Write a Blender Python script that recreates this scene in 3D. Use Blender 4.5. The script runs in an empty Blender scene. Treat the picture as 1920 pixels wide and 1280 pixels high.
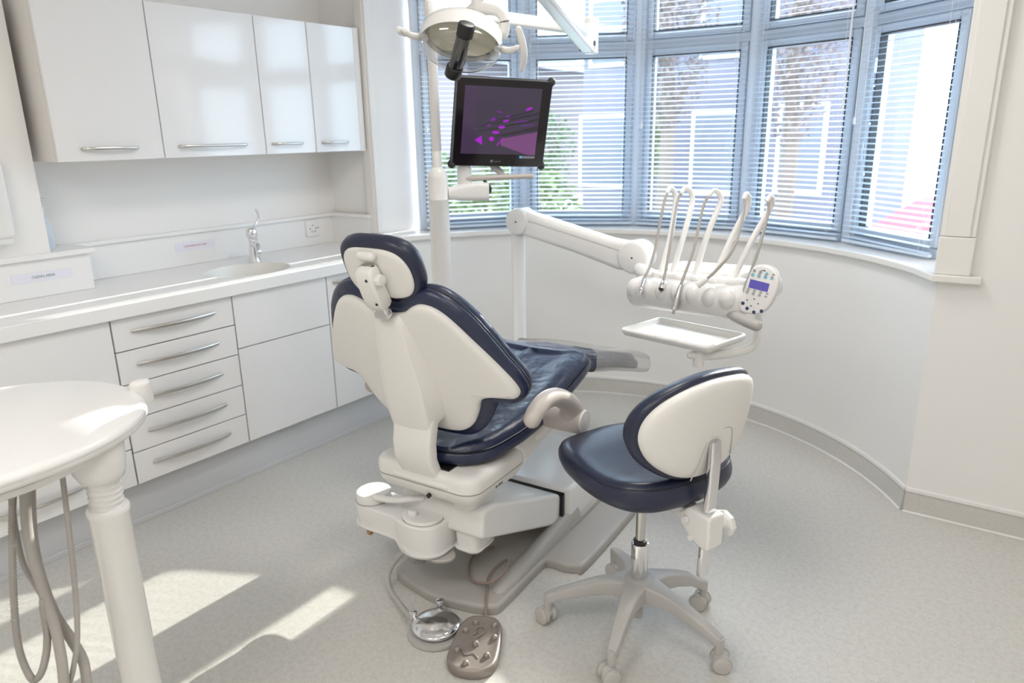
import bpy, math, random
from mathutils import Vector, Matrix
random.seed(7)
SC = bpy.context.scene
COL = SC.collection
PI = math.pi
def R(d): return math.radians(d)

# ------------------------------------------------------------------ geometry helpers
def cr(pts, n=8, closed=False):
    """Catmull-Rom resample; n points per span."""
    P = [Vector(p) for p in pts]
    out = []
    N = len(P)
    spans = N if closed else N - 1
    for i in range(spans):
        if closed:
            p0, p1, p2, p3 = P[(i-1) % N], P[i], P[(i+1) % N], P[(i+2) % N]
        else:
            p1, p2 = P[i], P[i+1]
            p0 = P[i-1] if i > 0 else p1*2 - p2
            p3 = P[i+2] if i+2 < N else p2*2 - p1
        for k in range(n):
            t = k/n
            out.append(0.5*((2*p1) + (p2-p0)*t + (2*p0-5*p1+4*p2-p3)*t*t + (3*p1-p0-3*p2+p3)*t**3))
    if not closed: out.append(P[-1].copy())
    return out

def rrect(w, h, r, n=6, cx=0, cy=0):
    out = []
    for (sx, sy, a0) in ((1, 1, 0), (-1, 1, 90), (-1, -1, 180), (1, -1, 270)):
        for k in range(n+1):
            a = R(a0 + 90*k/n)
            out.append((cx + sx*(w/2-r) + r*math.cos(a), cy + sy*(h/2-r) + r*math.sin(a)))
    return out

def ell(a, b, n=40, cx=0, cy=0, p=2.0):
    out = []
    for k in range(n):
        t = 2*PI*k/n
        c, s = math.cos(t), math.sin(t)
        out.append((cx + a*math.copysign(abs(c)**(2/p), c), cy + b*math.copysign(abs(s)**(2/p), s)))
    return out

def area2(o): return sum(o[i][0]*o[(i+1) % len(o)][1] - o[(i+1) % len(o)][0]*o[i][1] for i in range(len(o)))/2
def ccw(o): return list(o) if area2(o) > 0 else list(reversed(o))
def inset(o, d):
    """move a ccw outline inwards by d (outwards when d<0)"""
    n = len(o); out = []
    for i in range(n):
        a = Vector(o[i-1][:2]); b = Vector(o[(i+1) % n][:2])
        t = (b-a)
        if t.length < 1e-9: out.append(o[i]); continue
        t.normalize()
        out.append((o[i][0] - t.y*d, o[i][1] + t.x*d))
    if d > 0:       # collapse the segments that flipped round a tight corner
        for _ in range(60):
            bad = False
            for i in range(n):
                j = (i+1) % n
                if (out[j][0]-out[i][0])*(o[j][0]-o[i][0]) + (out[j][1]-out[i][1])*(o[j][1]-o[i][1]) < -1e-12:
                    q = ((out[i][0]+out[j][0])/2, (out[i][1]+out[j][1])/2); out[i] = q; out[j] = q; bad = True
            if not bad: break
    return out
def mirror(half):
    """half outline with x>=0 from bottom/first to last -> closed outline"""
    l = [(-x, y) for x, y in reversed(half) if x > 1e-6]
    return list(half) + l

# resample outline evenly
def even(o, n):
    L = [0]; 
    for i in range(len(o)): L.append(L[-1] + (Vector(o[(i+1) % len(o)][:2])-Vector(o[i][:2])).length)
    out = []; i = 0
    for k in range(n):
        t = L[-1]*k/n
        while L[i+1] < t: i += 1
        q = (t-L[i])/max(1e-9, L[i+1]-L[i]); a = o[i]; b = o[(i+1) % len(o)]
        out.append((a[0]+(b[0]-a[0])*q, a[1]+(b[1]-a[1])*q))
    return out
class M:
    def __init__(s): s.v = []; s.f = []; s.mi = []; s.cur = 0
    def add(s, vs, fs):
        b = len(s.v); s.v += [Vector(p) for p in vs]
        s.f += [[i+b for i in f] for f in fs]; s.mi += [s.cur]*len(fs)
        return s
    def loft(s, rings, c0=True, c1=True, close=True):
        n = len(rings[0]); vs = [p for r in rings for p in r]; fs = []
        for i in range(len(rings)-1):
            for j in range(n if close else n-1):
                k = (j+1) % n
                fs.append([i*n+j, i*n+k, (i+1)*n+k, (i+1)*n+j])
        if c0: fs.append(list(reversed(range(n))))
        if c1: fs.append([(len(rings)-1)*n + j for j in range(n)])
        return s.add(vs, fs)
    def fan_loft(s, rings, tip0=None, tip1=None):
        """loft whose ends close on a point (for curved caps)"""
        n = len(rings[0]); vs = [p for r in rings for p in r]; fs = []
        for i in range(len(rings)-1):
            for j in range(n):
                k = (j+1) % n
                fs.append([i*n+j, i*n+k, (i+1)*n+k, (i+1)*n+j])
        if tip0 is not None:
            vs.append(tip0); t = len(vs)-1
            fs += [[t, (j+1) % n, j] for j in range(n)]
        if tip1 is not None:
            vs.append(tip1); t = len(vs)-1; o = (len(rings)-1)*n
            fs += [[t, o+j, o+(j+1) % n] for j in range(n)]
        return s.add(vs, fs)
    def box(s, c, d, rz=0):
        x, y, z = d[0]/2, d[1]/2, d[2]/2
        m = Matrix.Rotation(rz, 3, 'Z'); c = Vector(c)
        vs = [c + m @ Vector((sx*x, sy*y, sz*z)) for sz in (-1, 1) for sx, sy in ((-1, -1), (1, -1), (1, 1), (-1, 1))]
        return s.add(vs, [[3, 2, 1, 0], [4, 5, 6, 7], [0, 1, 5, 4], [1, 2, 6, 5], [2, 3, 7, 6], [3, 0, 4, 7]])
    def b2(s, a, b):
        return s.box([(a[i]+b[i])/2 for i in range(3)], [abs(b[i]-a[i]) for i in range(3)])
    def tube(s, pts, r, seg=12, n=6, flat=1.0, up=None, rnd=True, smooth=True):
        P = cr(pts, n) if (n > 1 and len(pts) > 2) else [Vector(p) for p in pts]
        N = len(P)
        if isinstance(r, (list, tuple)):
            rr = []
            for i in range(N):
                t = i/(N-1)*(len(r)-1); k = min(int(t), len(r)-2); rr.append(r[k] + (r[k+1]-r[k])*(t-k))
        else: rr = [r]*N
        if rnd:
            d0 = (P[0]-P[1]).normalized(); d1 = (P[-1]-P[-2]).normalized()
            q, w, e, g = [], [], [], []
            for a in (75, 50, 25):
                q.append(P[0] + d0*rr[0]*math.sin(R(a))); w.append(rr[0]*math.cos(R(a)))
            for a in (25, 50, 75):
                e.append(P[-1] + d1*rr[-1]*math.sin(R(a))); g.append(rr[-1]*math.cos(R(a)))
            P = q + P + e; rr = w + rr + g; N = len(P)
        T = [(P[min(i+1, N-1)] - P[max(i-1, 0)]).normalized() for i in range(N)]
        u = Vector(up) if up else (Vector((0, 0, 1)) if abs(T[0].z) < .9 else Vector((1, 0, 0)))
        rings = []
        for i in range(N):
            u = Vector(up) if up else u
            a = (u - T[i]*u.dot(T[i])).normalized(); b = T[i].cross(a); u = a
            rings.append([P[i] + (a*math.cos(2*PI*k/seg)*flat + b*math.sin(2*PI*k/seg))*rr[i] for k in range(seg)])
        return s.loft(rings)
    def cyl(s, a, b, r, seg=24, r2=None, bev=0):
        a, b = Vector(a), Vector(b); d = (b-a).normalized(); r2 = r if r2 is None else r2
        u = Vector((0, 0, 1)) if abs(d.z) < .9 else Vector((1, 0, 0))
        x = (u - d*u.dot(d)).normalized(); y = d.cross(x)
        def ring(c, q): return [c + (x*math.cos(2*PI*k/seg) + y*math.sin(2*PI*k/seg))*q for k in range(seg)]
        if bev: return s.loft([ring(a, r-bev), ring(a+d*bev*.3, r-bev*.3), ring(a+d*bev, r), ring(b-d*bev, r2), ring(b-d*bev*.3, r2-bev*.3), ring(b, r2-bev)])
        return s.loft([ring(a, r), ring(b, r2)])
    def lathe(s, prof, c=(0, 0, 0), ax=(0, 0, 1), seg=32):
        c = Vector(c); d = Vector(ax).normalized()
        u = Vector((0, 0, 1)) if abs(d.z) < .9 else Vector((1, 0, 0))
        x = (u - d*u.dot(d)).normalized(); y = d.cross(x)
        rings = [[c + d*z + (x*math.cos(2*PI*k/seg) + y*math.sin(2*PI*k/seg))*max(r, 1e-4) for k in range(seg)] for r, z in prof]
        return s.loft(rings)
    def prism(s, o, fa, fb):
        """extrude an outline: fa/fb map (x,y) to 3D"""
        o = ccw(o); return s.loft([[fa(*p[:2]) for p in o], [fb(*p[:2]) for p in o]])
    def slab(s, o, z0, z1, r, f=None, n=4, dome=0, r0=None):
        """outline slab with rounded rims; f maps (x,y,z) to 3D"""
        o = ccw(o); f = f or (lambda x, y, z: (x, y, z)); r0 = r if r0 is None else r0
        rings = []
        for k in range(n+1):
            a = R(90*k/n); rings.append([f(p[0], p[1], z0 + r0*(1-math.sin(a))) for p in inset(o, r0*(1-math.cos(a)))])
        if r0 == 0: rings = rings[-1:]
        for k in range(n+1):
            a = R(90*k/n); rings.append([f(p[0], p[1], z1 - r + r*math.sin(a)) for p in inset(o, r*(1-math.cos(a)))])
        rings = [[Vector(p) for p in q] for q in rings]
        return s.loft(rings)
    def puff(s, o, rings, f, c):
        """nested rings: ('i', inset, h) or ('s', scale, h); ends on centre c; f maps (x,y,h)"""
        o = ccw(o); out = []
        for k, v, h in rings:
            q = inset(o, v) if k == 'i' else [(c[0]+(p[0]-c[0])*v, c[1]+(p[1]-c[1])*v) for p in o]
            out.append([Vector(f(p[0], p[1], h)) for p in q])
        return s.fan_loft(out, Vector(f(c[0], c[1], rings[0][2])), Vector(f(c[0], c[1], rings[-1][2])))
    def sphere(s, c, r, seg=16, rg=10, sc=(1, 1, 1)):
        c = Vector(c); rings = []
        for i in range(1, rg):
            a = PI*i/rg
            rings.append([c + Vector((r*math.sin(a)*math.cos(2*PI*k/seg)*sc[0], r*math.sin(a)*math.sin(2*PI*k/seg)*sc[1], -r*math.cos(a)*sc[2])) for k in range(seg)])
        return s.fan_loft(rings, c - Vector((0, 0, r*sc[2])), c + Vector((0, 0, r*sc[2])))
    def xf(s, m):
        s.v = [m @ p for p in s.v]; return s
    def build(s, name, mat, parent=None, bevel=0, ang=35, world=True, seg=3, sub=0):
        me = bpy.data.meshes.new(name)
        vs = s.v
        root = parent
        if parent is not None and world:
            r = parent
            while r.parent: r = r.parent
            inv = r.matrix_basis.inverted(); vs = [inv @ p for p in vs]
        me.from_pydata([tuple(p) for p in vs], [], s.f)
        mats = mat if isinstance(mat, (list, tuple)) else [mat]
        for m in mats: me.materials.append(m)
        me.polygons.foreach_set('material_index', s.mi)
        me.polygons.foreach_set('use_smooth', [True]*len(me.polygons))
        me.validate(); me.update()
        import bmesh
        bm = bmesh.new(); bm.from_mesh(me); bmesh.ops.recalc_face_normals(bm, faces=bm.faces); bm.to_mesh(me); bm.free()
        me.set_sharp_from_angle(angle=R(ang))
        o = bpy.data.objects.new(name, me); COL.objects.link(o)
        if parent is not None: o.parent = parent
        if bevel:
            b = o.modifiers.new('bevel', 'BEVEL'); b.width = bevel; b.segments = seg; b.limit_method = 'ANGLE'; b.angle_limit = R(40); b.harden_normals = False
        if sub:
            b = o.modifiers.new('sub', 'SUBSURF'); b.levels = sub; b.render_levels = sub
        return o

def thing(name, label, cat, loc=(0, 0, 0), rz=0, group=None):
    o = bpy.data.objects.new(name, None); COL.objects.link(o)
    o.empty_display_size = .1
    o.location = loc; o.rotation_euler = (0, 0, rz)
    o.matrix_basis = Matrix.Translation(loc) @ Matrix.Rotation(rz, 4, 'Z')
    o['label'] = label; o['category'] = cat
    if group: o['group'] = group
    return o
def tag(o, label, cat, group=None):
    o['label'] = label; o['category'] = cat
    if group: o['group'] = group
    return o
def struct(o): o['kind'] = 'structure'; return o

def lettering(name, s, size, m, mat, parent, ext=.0004, align='CENTER'):
    cu = bpy.data.curves.new(name, 'FONT'); cu.body = s; cu.size = size; cu.align_x = align; cu.align_y = 'CENTER'; cu.extrude = ext; cu.resolution_u = 3
    t = bpy.data.objects.new(name, cu); COL.objects.link(t)
    bpy.context.view_layer.update()
    me = bpy.data.meshes.new_from_object(t.evaluated_get(bpy.context.evaluated_depsgraph_get()))
    bpy.data.objects.remove(t); bpy.data.curves.remove(cu)
    r = parent
    while r.parent: r = r.parent
    me.transform(r.matrix_basis.inverted() @ m)
    me.materials.clear(); me.materials.append(mat)
    o = bpy.data.objects.new(name, me); COL.objects.link(o); o.parent = parent
    return o
def frame(o, x, y):
    """matrix with given origin, x axis and y axis"""
    x = Vector(x).normalized(); y = Vector(y); y = (y - x*y.dot(x)).normalized(); z = x.cross(y)
    return Matrix(((x.x, y.x, z.x, o[0]), (x.y, y.y, z.y, o[1]), (x.z, y.z, z.z, o[2]), (0, 0, 0, 1)))

# ------------------------------------------------------------------ materials
def mat(name, col, rough=.5, metal=0, coat=0, spec=.5, bump=None, var=None, trans=0, ior=1.45, emis=None, estr=0, alpha=1):
    m = bpy.data.materials.new(name); m.use_nodes = True
    nt = m.node_tree; b = nt.nodes['Principled BSDF']
    b.inputs['Base Color'].default_value = (*col, 1); b.inputs['Roughness'].default_value = rough
    b.inputs['Metallic'].default_value = metal; b.inputs['Coat Weight'].default_value = coat; b.inputs['Coat Roughness'].default_value = .05
    b.inputs['Specular IOR Level'].default_value = spec; b.inputs['IOR'].default_value = ior
    b.inputs['Transmission Weight'].default_value = trans
    if emis: b.inputs['Emission Color'].default_value = (*emis, 1); b.inputs['Emission Strength'].default_value = estr
    tc = nt.nodes.new('ShaderNodeTexCoord')
    if var:      # (scale, amount): gentle noise in the colour
        no = nt.nodes.new('ShaderNodeTexNoise'); no.inputs['Scale'].default_value = var[0]; no.inputs['Detail'].default_value = 4
        nt.links.new(tc.outputs['Object'], no.inputs['Vector'])
        mx = nt.nodes.new('ShaderNodeMix'); mx.data_type = 'RGBA'
        mx.inputs[6].default_value = (*[c*(1-var[1]) for c in col], 1); mx.inputs[7].default_value = (*[min(1, c*(1+var[1])) for c in col], 1)
        nt.links.new(no.outputs['Fac'], mx.inputs[0]); nt.links.new(mx.outputs[2], b.inputs['Base Color'])
    if bump:     # (scale, strength, distance)
        no = nt.nodes.new('ShaderNodeTexNoise'); no.inputs['Scale'].default_value = bump[0]; no.inputs['Detail'].default_value = 3
        nt.links.new(tc.outputs['Object'], no.inputs['Vector'])
        bp = nt.nodes.new('ShaderNodeBump'); bp.inputs['Strength'].default_value = bump[1]; bp.inputs['Distance'].default_value = bump[2]
        nt.links.new(no.outputs['Fac'], bp.inputs['Height']); nt.links.new(bp.outputs['Normal'], b.inputs['Normal'])
    return m

def floor_mat():
    m = mat('speckled_vinyl', (.52, .50, .465), .42, spec=.4)
    nt = m.node_tree; b = nt.nodes['Principled BSDF']; tc = nt.nodes['Texture Coordinate']
    def speck(scale, lo, hi, seed):
        mp = nt.nodes.new('ShaderNodeMapping'); mp.inputs['Location'].default_value = (seed, seed*2, seed*.5)
        nt.links.new(tc.outputs['Object'], mp.inputs['Vector'])
        no = nt.nodes.new('ShaderNodeTexNoise'); no.inputs['Scale'].default_value = scale; no.inputs['Detail'].default_value = 2
        nt.links.new(mp.outputs['Vector'], no.inputs['Vector'])
        r = nt.nodes.new('ShaderNodeMapRange'); r.inputs['From Min'].default_value = lo; r.inputs['From Max'].default_value = hi
        nt.links.new(no.outputs['Fac'], r.inputs['Value']); return r.outputs['Result']
    def mix(fac, a, c, amt=1):
        x = nt.nodes.new('ShaderNodeMix'); x.data_type = 'RGBA'
        mu = nt.nodes.new('ShaderNodeMath'); mu.operation = 'MULTIPLY'; mu.inputs[1].default_value = amt
        nt.links.new(fac, mu.inputs[0]); nt.links.new(mu.outputs[0], x.inputs[0])
        if isinstance(a, tuple): x.inputs[6].default_value = (*a, 1)
        else: nt.links.new(a, x.inputs[6])
        x.inputs[7].default_value = (*c, 1); return x.outputs[2]
    o = mix(speck(60, .42, .62, 0), (.60, .585, .55), (.555, .54, .505))
    o = mix(speck(190, .64, .69, 3), o, (.34, .32, .28), .75)
    o = mix(speck(230, .63, .68, 9), o, (.74, .73, .70), .7)
    nt.links.new(o, b.inputs['Base Color']); return m

def glass_mat(name, tint=(1, 1, 1), rough=.0, refl=1.0, base=0.0):
    m = bpy.data.materials.new(name); m.use_nodes = True; nt = m.node_tree; nt.nodes.clear()
    out = nt.nodes.new('ShaderNodeOutputMaterial'); tr = nt.nodes.new('ShaderNodeBsdfTransparent'); gl = nt.nodes.new('ShaderNodeBsdfGlossy')
    tr.inputs['Color'].default_value = (*tint, 1); gl.inputs['Roughness'].default_value = rough
    fr = nt.nodes.new('ShaderNodeFresnel'); ge = nt.nodes.new('ShaderNodeNewGeometry')
    mr = nt.nodes.new('ShaderNodeMapRange'); mr.inputs['To Min'].default_value = 1.45; mr.inputs['To Max'].default_value = 1/1.45
    nt.links.new(ge.outputs['Backfacing'], mr.inputs['Value']); nt.links.new(mr.outputs['Result'], fr.inputs['IOR'])   # same reflectance on both faces of a thin sheet
    ma = nt.nodes.new('ShaderNodeMath'); ma.operation = 'MULTIPLY_ADD'; ma.inputs[1].default_value = refl; ma.inputs[2].default_value = base
    mx = nt.nodes.new('ShaderNodeMixShader')
    nt.links.new(fr.outputs[0], ma.inputs[0]); nt.links.new(ma.outputs[0], mx.inputs[0])
    nt.links.new(tr.outputs[0], mx.inputs[1]); nt.links.new(gl.outputs[0], mx.inputs[2]); nt.links.new(mx.outputs[0], out.inputs[0])
    return m

def slat_mat():
    m = bpy.data.materials.new('slat_enamel'); m.use_nodes = True; nt = m.node_tree; b = nt.nodes['Principled BSDF']; out = nt.nodes['Material Output']
    b.inputs['Base Color'].default_value = (.60, .69, .80, 1); b.inputs['Roughness'].default_value = .35
    return m

WALL = mat('wall_paint', (.83, .815, .795), .6, bump=(180, .05, .001))
CEIL = mat('ceiling_paint', (.86, .85, .83), .7)
TRIMW = mat('trim_gloss', (.80, .78, .75), .3)
FLOOR = floor_mat()
SKIRT = mat('skirting_vinyl', (.58, .565, .535), .5, var=(120, .12))
CAP = mat('skirting_cap', (.76, .75, .735), .4)
UPVC = mat('upvc_sky_tint', (.66, .73, .82), .35)  # white frames, with the blue cast of skylight mixed into the colour
GASK = mat('gasket_rubber', (.03, .035, .045), .6)
GLASS = glass_mat('window_glass', (.96, .98, .97))
SLAT = slat_mat()
CORD = mat('blind_cord', (.85, .85, .85), .6)
GLOSS = mat('gloss_door', (.79, .78, .775), .10, coat=.15)
CARC = mat('cabinet_carcass', (.79, .755, .72), .35)
GAPM = mat('cabinet_gap', (.22, .21, .20), .7)
WORK = mat('worktop_white', (.83, .82, .81), .28, var=(300, .03))
SINKM = mat('sink_white', (.78, .77, .73), .3)
PLINTH = mat('plinth_alu', (.60, .605, .62), .42, metal=.1)
STEEL = mat('handle_steel', (.62, .60, .57), .28, metal=1)
CHROME = mat('chrome', (.82, .82, .84), .08, metal=1)
BRUSH = mat('brushed_steel', (.60, .59, .57), .25, metal=1)
NAVY = mat('navy_vinyl', (.014, .019, .046), .36, spec=.65, bump=(55, .10, .004))
NAVYW = mat('navy_vinyl_wrinkled', (.015, .022, .058), .34, spec=.7, bump=(14, .55, .012))
PIPE = mat('navy_piping', (.008, .009, .016), .4)
CREAM = mat('chair_shell', (.765, .75, .72), .36)
WHITEP = mat('white_plastic', (.77, .76, .745), .25)
WHITEG = mat('white_enamel', (.82, .81, .79), .18)
TAUPE = mat('taupe_plastic', (.54, .49, .455), .42)
BASEG = mat('chair_base_grey', (.40, .38, .355), .33)
GREYP = mat('grey_plastic', (.44, .425, .405), .4)
STARG = mat('star_base_grey', (.48, .465, .445), .35)
HOSE = mat('hose_grey', (.40, .375, .345), .5)
CORDB = mat('cord_brown', (.26, .20, .165), .45)
PEDAL = mat('pedal_pewter', (.29, .255, .23), .45, metal=.5)
BLACK = mat('black_plastic', (.012, .012, .013), .35)
DARK = mat('dark_rubber', (.03, .03, .03), .6)
SCRB = mat('screen_bezel', (.012, .009, .012), .12)
PLAST = glass_mat('clear_sheet', (.86, .86, .87), .12, refl=2.2, base=.06)
SHIELD = glass_mat('lamp_shield', (.95, .96, .97), .08, refl=1.8, base=.14)
REFL = mat('lamp_reflector', (.90, .86, .68), .30, metal=.3)
SMOKE = glass_mat('smoked_tube', (.16, .16, .17), .1, refl=1.2, base=.1)
WHEEL = mat('castor_grey', (.52, .50, .47), .4)
def scr(n, c, s): return mat(n, tuple(x*.05 for x in c), .08, emis=c, estr=s)

# ------------------------------------------------------------------ room shell
CX, CY, RW = -1.49, 2.308, 1.405           # bay arc: centre and wall radius
def arc(r, a0, a1, n): return [(CX + r*math.cos(R(a0+(a1-a0)*k/n)), CY + r*math.sin(R(a0+(a1-a0)*k/n))) for k in range(n+1)]
A0, A1 = 33.2, 159.2
wr = (CX + RW*math.cos(R(A0)), CY + RW*math.sin(R(A0)))      # right end of the arc
wl = (CX + RW*math.cos(R(A1)), CY + RW*math.sin(R(A1)))      # left end
XL, XR, YB, ZC, SILL, HEAD = -3.37, 1.75, -1.6, 2.72, .985, 2.46
m = M().b2((XL-.3, YB-.2, -.05), (XR+.3, 4.3, 0)); struct(m.build('floor', FLOOR))
m = M().b2((XL-.3, YB-.2, ZC), (XR+.3, 4.3, ZC+.1)); struct(m.build('ceiling', CEIL))
m = M().b2((XL-.15, YB-.15, 0), (XL, 2.9, ZC)); struct(m.build('wall_left', WALL))
m = M().b2((XR, YB-.15, 0), (XR+.15, 3.3, ZC)); struct(m.build('wall_right', WALL))
m = M().b2((XL-.15, YB-.15, 0), (XR+.15, YB, ZC)); struct(m.build('wall_rear', WALL))
# bay wall below the sill (curved) with its thickness out to the windows
vj = [(CX + 1.6*math.cos(R(a)), CY + 1.6*math.sin(R(a))) for a in (153.4, 130.7, 107.0, 84.3, 62.8, 42.5)]
inner = arc(RW, A0, A1, 48); outer = arc(1.72, A0, A1, 48)
m = M()
m.loft([[Vector((*inner[k], 0)), Vector((*outer[k], 0)), Vector((*outer[k], SILL-.02)), Vector((*inner[k], SILL-.02))] for k in range(49)])
struct(m.build('wall_bay', WALL, ang=50))
# bay head above the windows
m = M(); m.loft([[Vector((*a, HEAD)), Vector((*b, HEAD)), Vector((*b, ZC)), Vector((*a, ZC))] for a, b in zip(arc(RW, A0, A1, 48), outer)])
struct(m.build('wall_bay_head', WALL, ang=50))
# window wall stubs left and right of the bay
m = M().prism([(XL-.1, 2.78), (-3.01, 2.805), (-2.965, 3.03), (-3.1, 3.4), (XL-.1, 3.2)], lambda x, y: (x, y, SILL-.02), lambda x, y: (x, y, ZC))
m.prism([(XL-.1, 2.78), (wl[0], wl[1]), (wl[0]-.1, wl[1]+.35), (XL-.1, 3.2)], lambda x, y: (x, y, 0), lambda x, y: (x, y, SILL-.02))
struct(m.build('wall_window_left', WALL))
m = M().prism([(wr[0], wr[1]), (XR+.1, wr[1]+.09), (XR+.1, 3.6), (-.1, 3.6), (-.24, 3.40), (-.24, wr[1]+.02)], lambda x, y: (x, y, SILL-.02), lambda x, y: (x, y, ZC))
m.prism([(wr[0], wr[1]), (XR+.1, wr[1]+.09), (XR+.1, 3.6), (-.2, 3.6)], lambda x, y: (x, y, 0), lambda x, y: (x, y, SILL-.02))
struct(m.build('wall_window_right', WALL))
# sill board: curved nose, horns over the stubs
nose = arc(RW-.03, A0-.5, A1+1, 48)
o = [(-.165, 3.10), (-.165, 3.065), (-.30, 3.035)] + nose[1:-1] + [(wl[0]-.02, wl[1]-.045), (-3.10, 2.755), (-3.10, 2.80)]
o = [(wr[0]+.14, wr[1]+.012), (wr[0]+.14, wr[1]-.03), (wr[0]-.015, wr[1]-.045)] + nose[2:-2] + [(wl[0]-.0, wl[1]-.05), (-3.08, 2.755), (-3.08, 2.80), (-3.015, 2.81), (-2.97, 3.03)] + list(reversed(arc(1.64, 42, 152, 24))) + [(-.26, 3.42), (-.26, wr[1]+.02)]
m = M().prism(o, lambda x, y: (x, y, SILL-.028), lambda x, y: (x, y, SILL))
struct(m.build('trim_sill', TRIMW, bevel=.006, seg=2))
# architraves
m = M()
for (x0, x1, t) in ((0, .085, .022), (.014, .07, .029)):
    m.prism([(-3.09+x0, 2.81+.09*x0), (-3.09+x1, 2.81+.09*x1), (-3.09+x1, 2.805-t), (-3.09+x0, 2.805-t)], lambda x, y: (x, y, SILL), lambda x, y: (x, y, HEAD+.1))
struct(m.build('trim_architrave_left', TRIMW, bevel=.004, seg=2))
m = M()
ax, ay = wr[0]-.012, wr[1]
for (x0, x1, t) in ((0, .115, .020), (.018, .098, .027)):
    m.prism([(ax+x0, ay+.03), (ax+x1, ay+.03), (ax+x1, ay-t), (ax+x0, ay-t)], lambda x, y: (x, y, SILL+.14), lambda x, y: (x, y, HEAD+.1))
m.b2((ax, ay-.027, SILL), (ax+.116, ay+.03, SILL+.139))
struct(m.build('trim_architrave_right', TRIMW, bevel=.004, seg=2))
# skirting: bay and right stub
def skirt(name, path):
    m = M(); n = len(path); T = []
    for i in range(n):
        a = Vector((*path[max(i-1, 0)], 0)); b = Vector((*path[min(i+1, n-1)], 0)); t = (b-a).normalized(); T.append(Vector((t.y, -t.x, 0)))
    m.loft([[Vector((*p, 0)), Vector((*p, 0))+d*.013, Vector((*p, .088))+d*.006, Vector((*p, .088))] for p, d in zip(path, T)])
    m.cur = 1
    m.loft([[Vector((*p, .088)), Vector((*p, .088))+d*.010, Vector((*p, .100))+d*.008, Vector((*p, .104))] for p, d in zip(path, T)])
    m.loft([[Vector((*p, .0005)), Vector((*p, .0005))+d*.020, Vector((*p, .003))+d*.018, Vector((*p, .006))+d*.010] for p, d in zip(path, T)])
    return struct(m.build(name, [SKIRT, CAP], ang=50))
skirt('baseboard_bay', list(reversed(arc(RW, A0, A1-22, 40))))
skirt('baseboard_right', [(wr[0], wr[1]), (XR, wr[1]+.088)])
# wall breast left of the cabinets
m = M().b2((XL-.05, -.9, .9215), (-3.17, 1.186, ZC)); struct(m.build('wall_breast', WALL))

# ------------------------------------------------------------------ windows and blinds
def seg_frame(a, b):
    d = (Vector((*b, 0))-Vector((*a, 0))); L = d.length; x = d.normalized(); y = Vector((-x.y, x.x, 0))   # y points inwards or outwards
    if (Vector((CX, CY, 0))-Vector((*a, 0))).dot(y) < 0: y = -y
    return L, x, y
def bx(m, a, x, y, x0, x1, y0, y1, z0, z1):
    A = Vector((*a, 0)); vs = [A + x*xx + y*yy + Vector((0, 0, zz)) for zz in (z0, z1) for xx, yy in ((x0, y0), (x1, y0), (x1, y1), (x0, y1))]
    m.add(vs, [[3, 2, 1, 0], [4, 5, 6, 7], [0, 1, 5, 4], [1, 2, 6, 5], [2, 3, 7, 6], [3, 0, 4, 7]])
blab = ['leftmost venetian blind, behind the lamp pole and the monitor', 'venetian blind second from the left, right behind the black monitor',
        'middle venetian blind of the bay, above the left handpieces', 'venetian blind second from the right, above the right handpieces',
        'rightmost venetian blind, beside the white window architrave']
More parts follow.
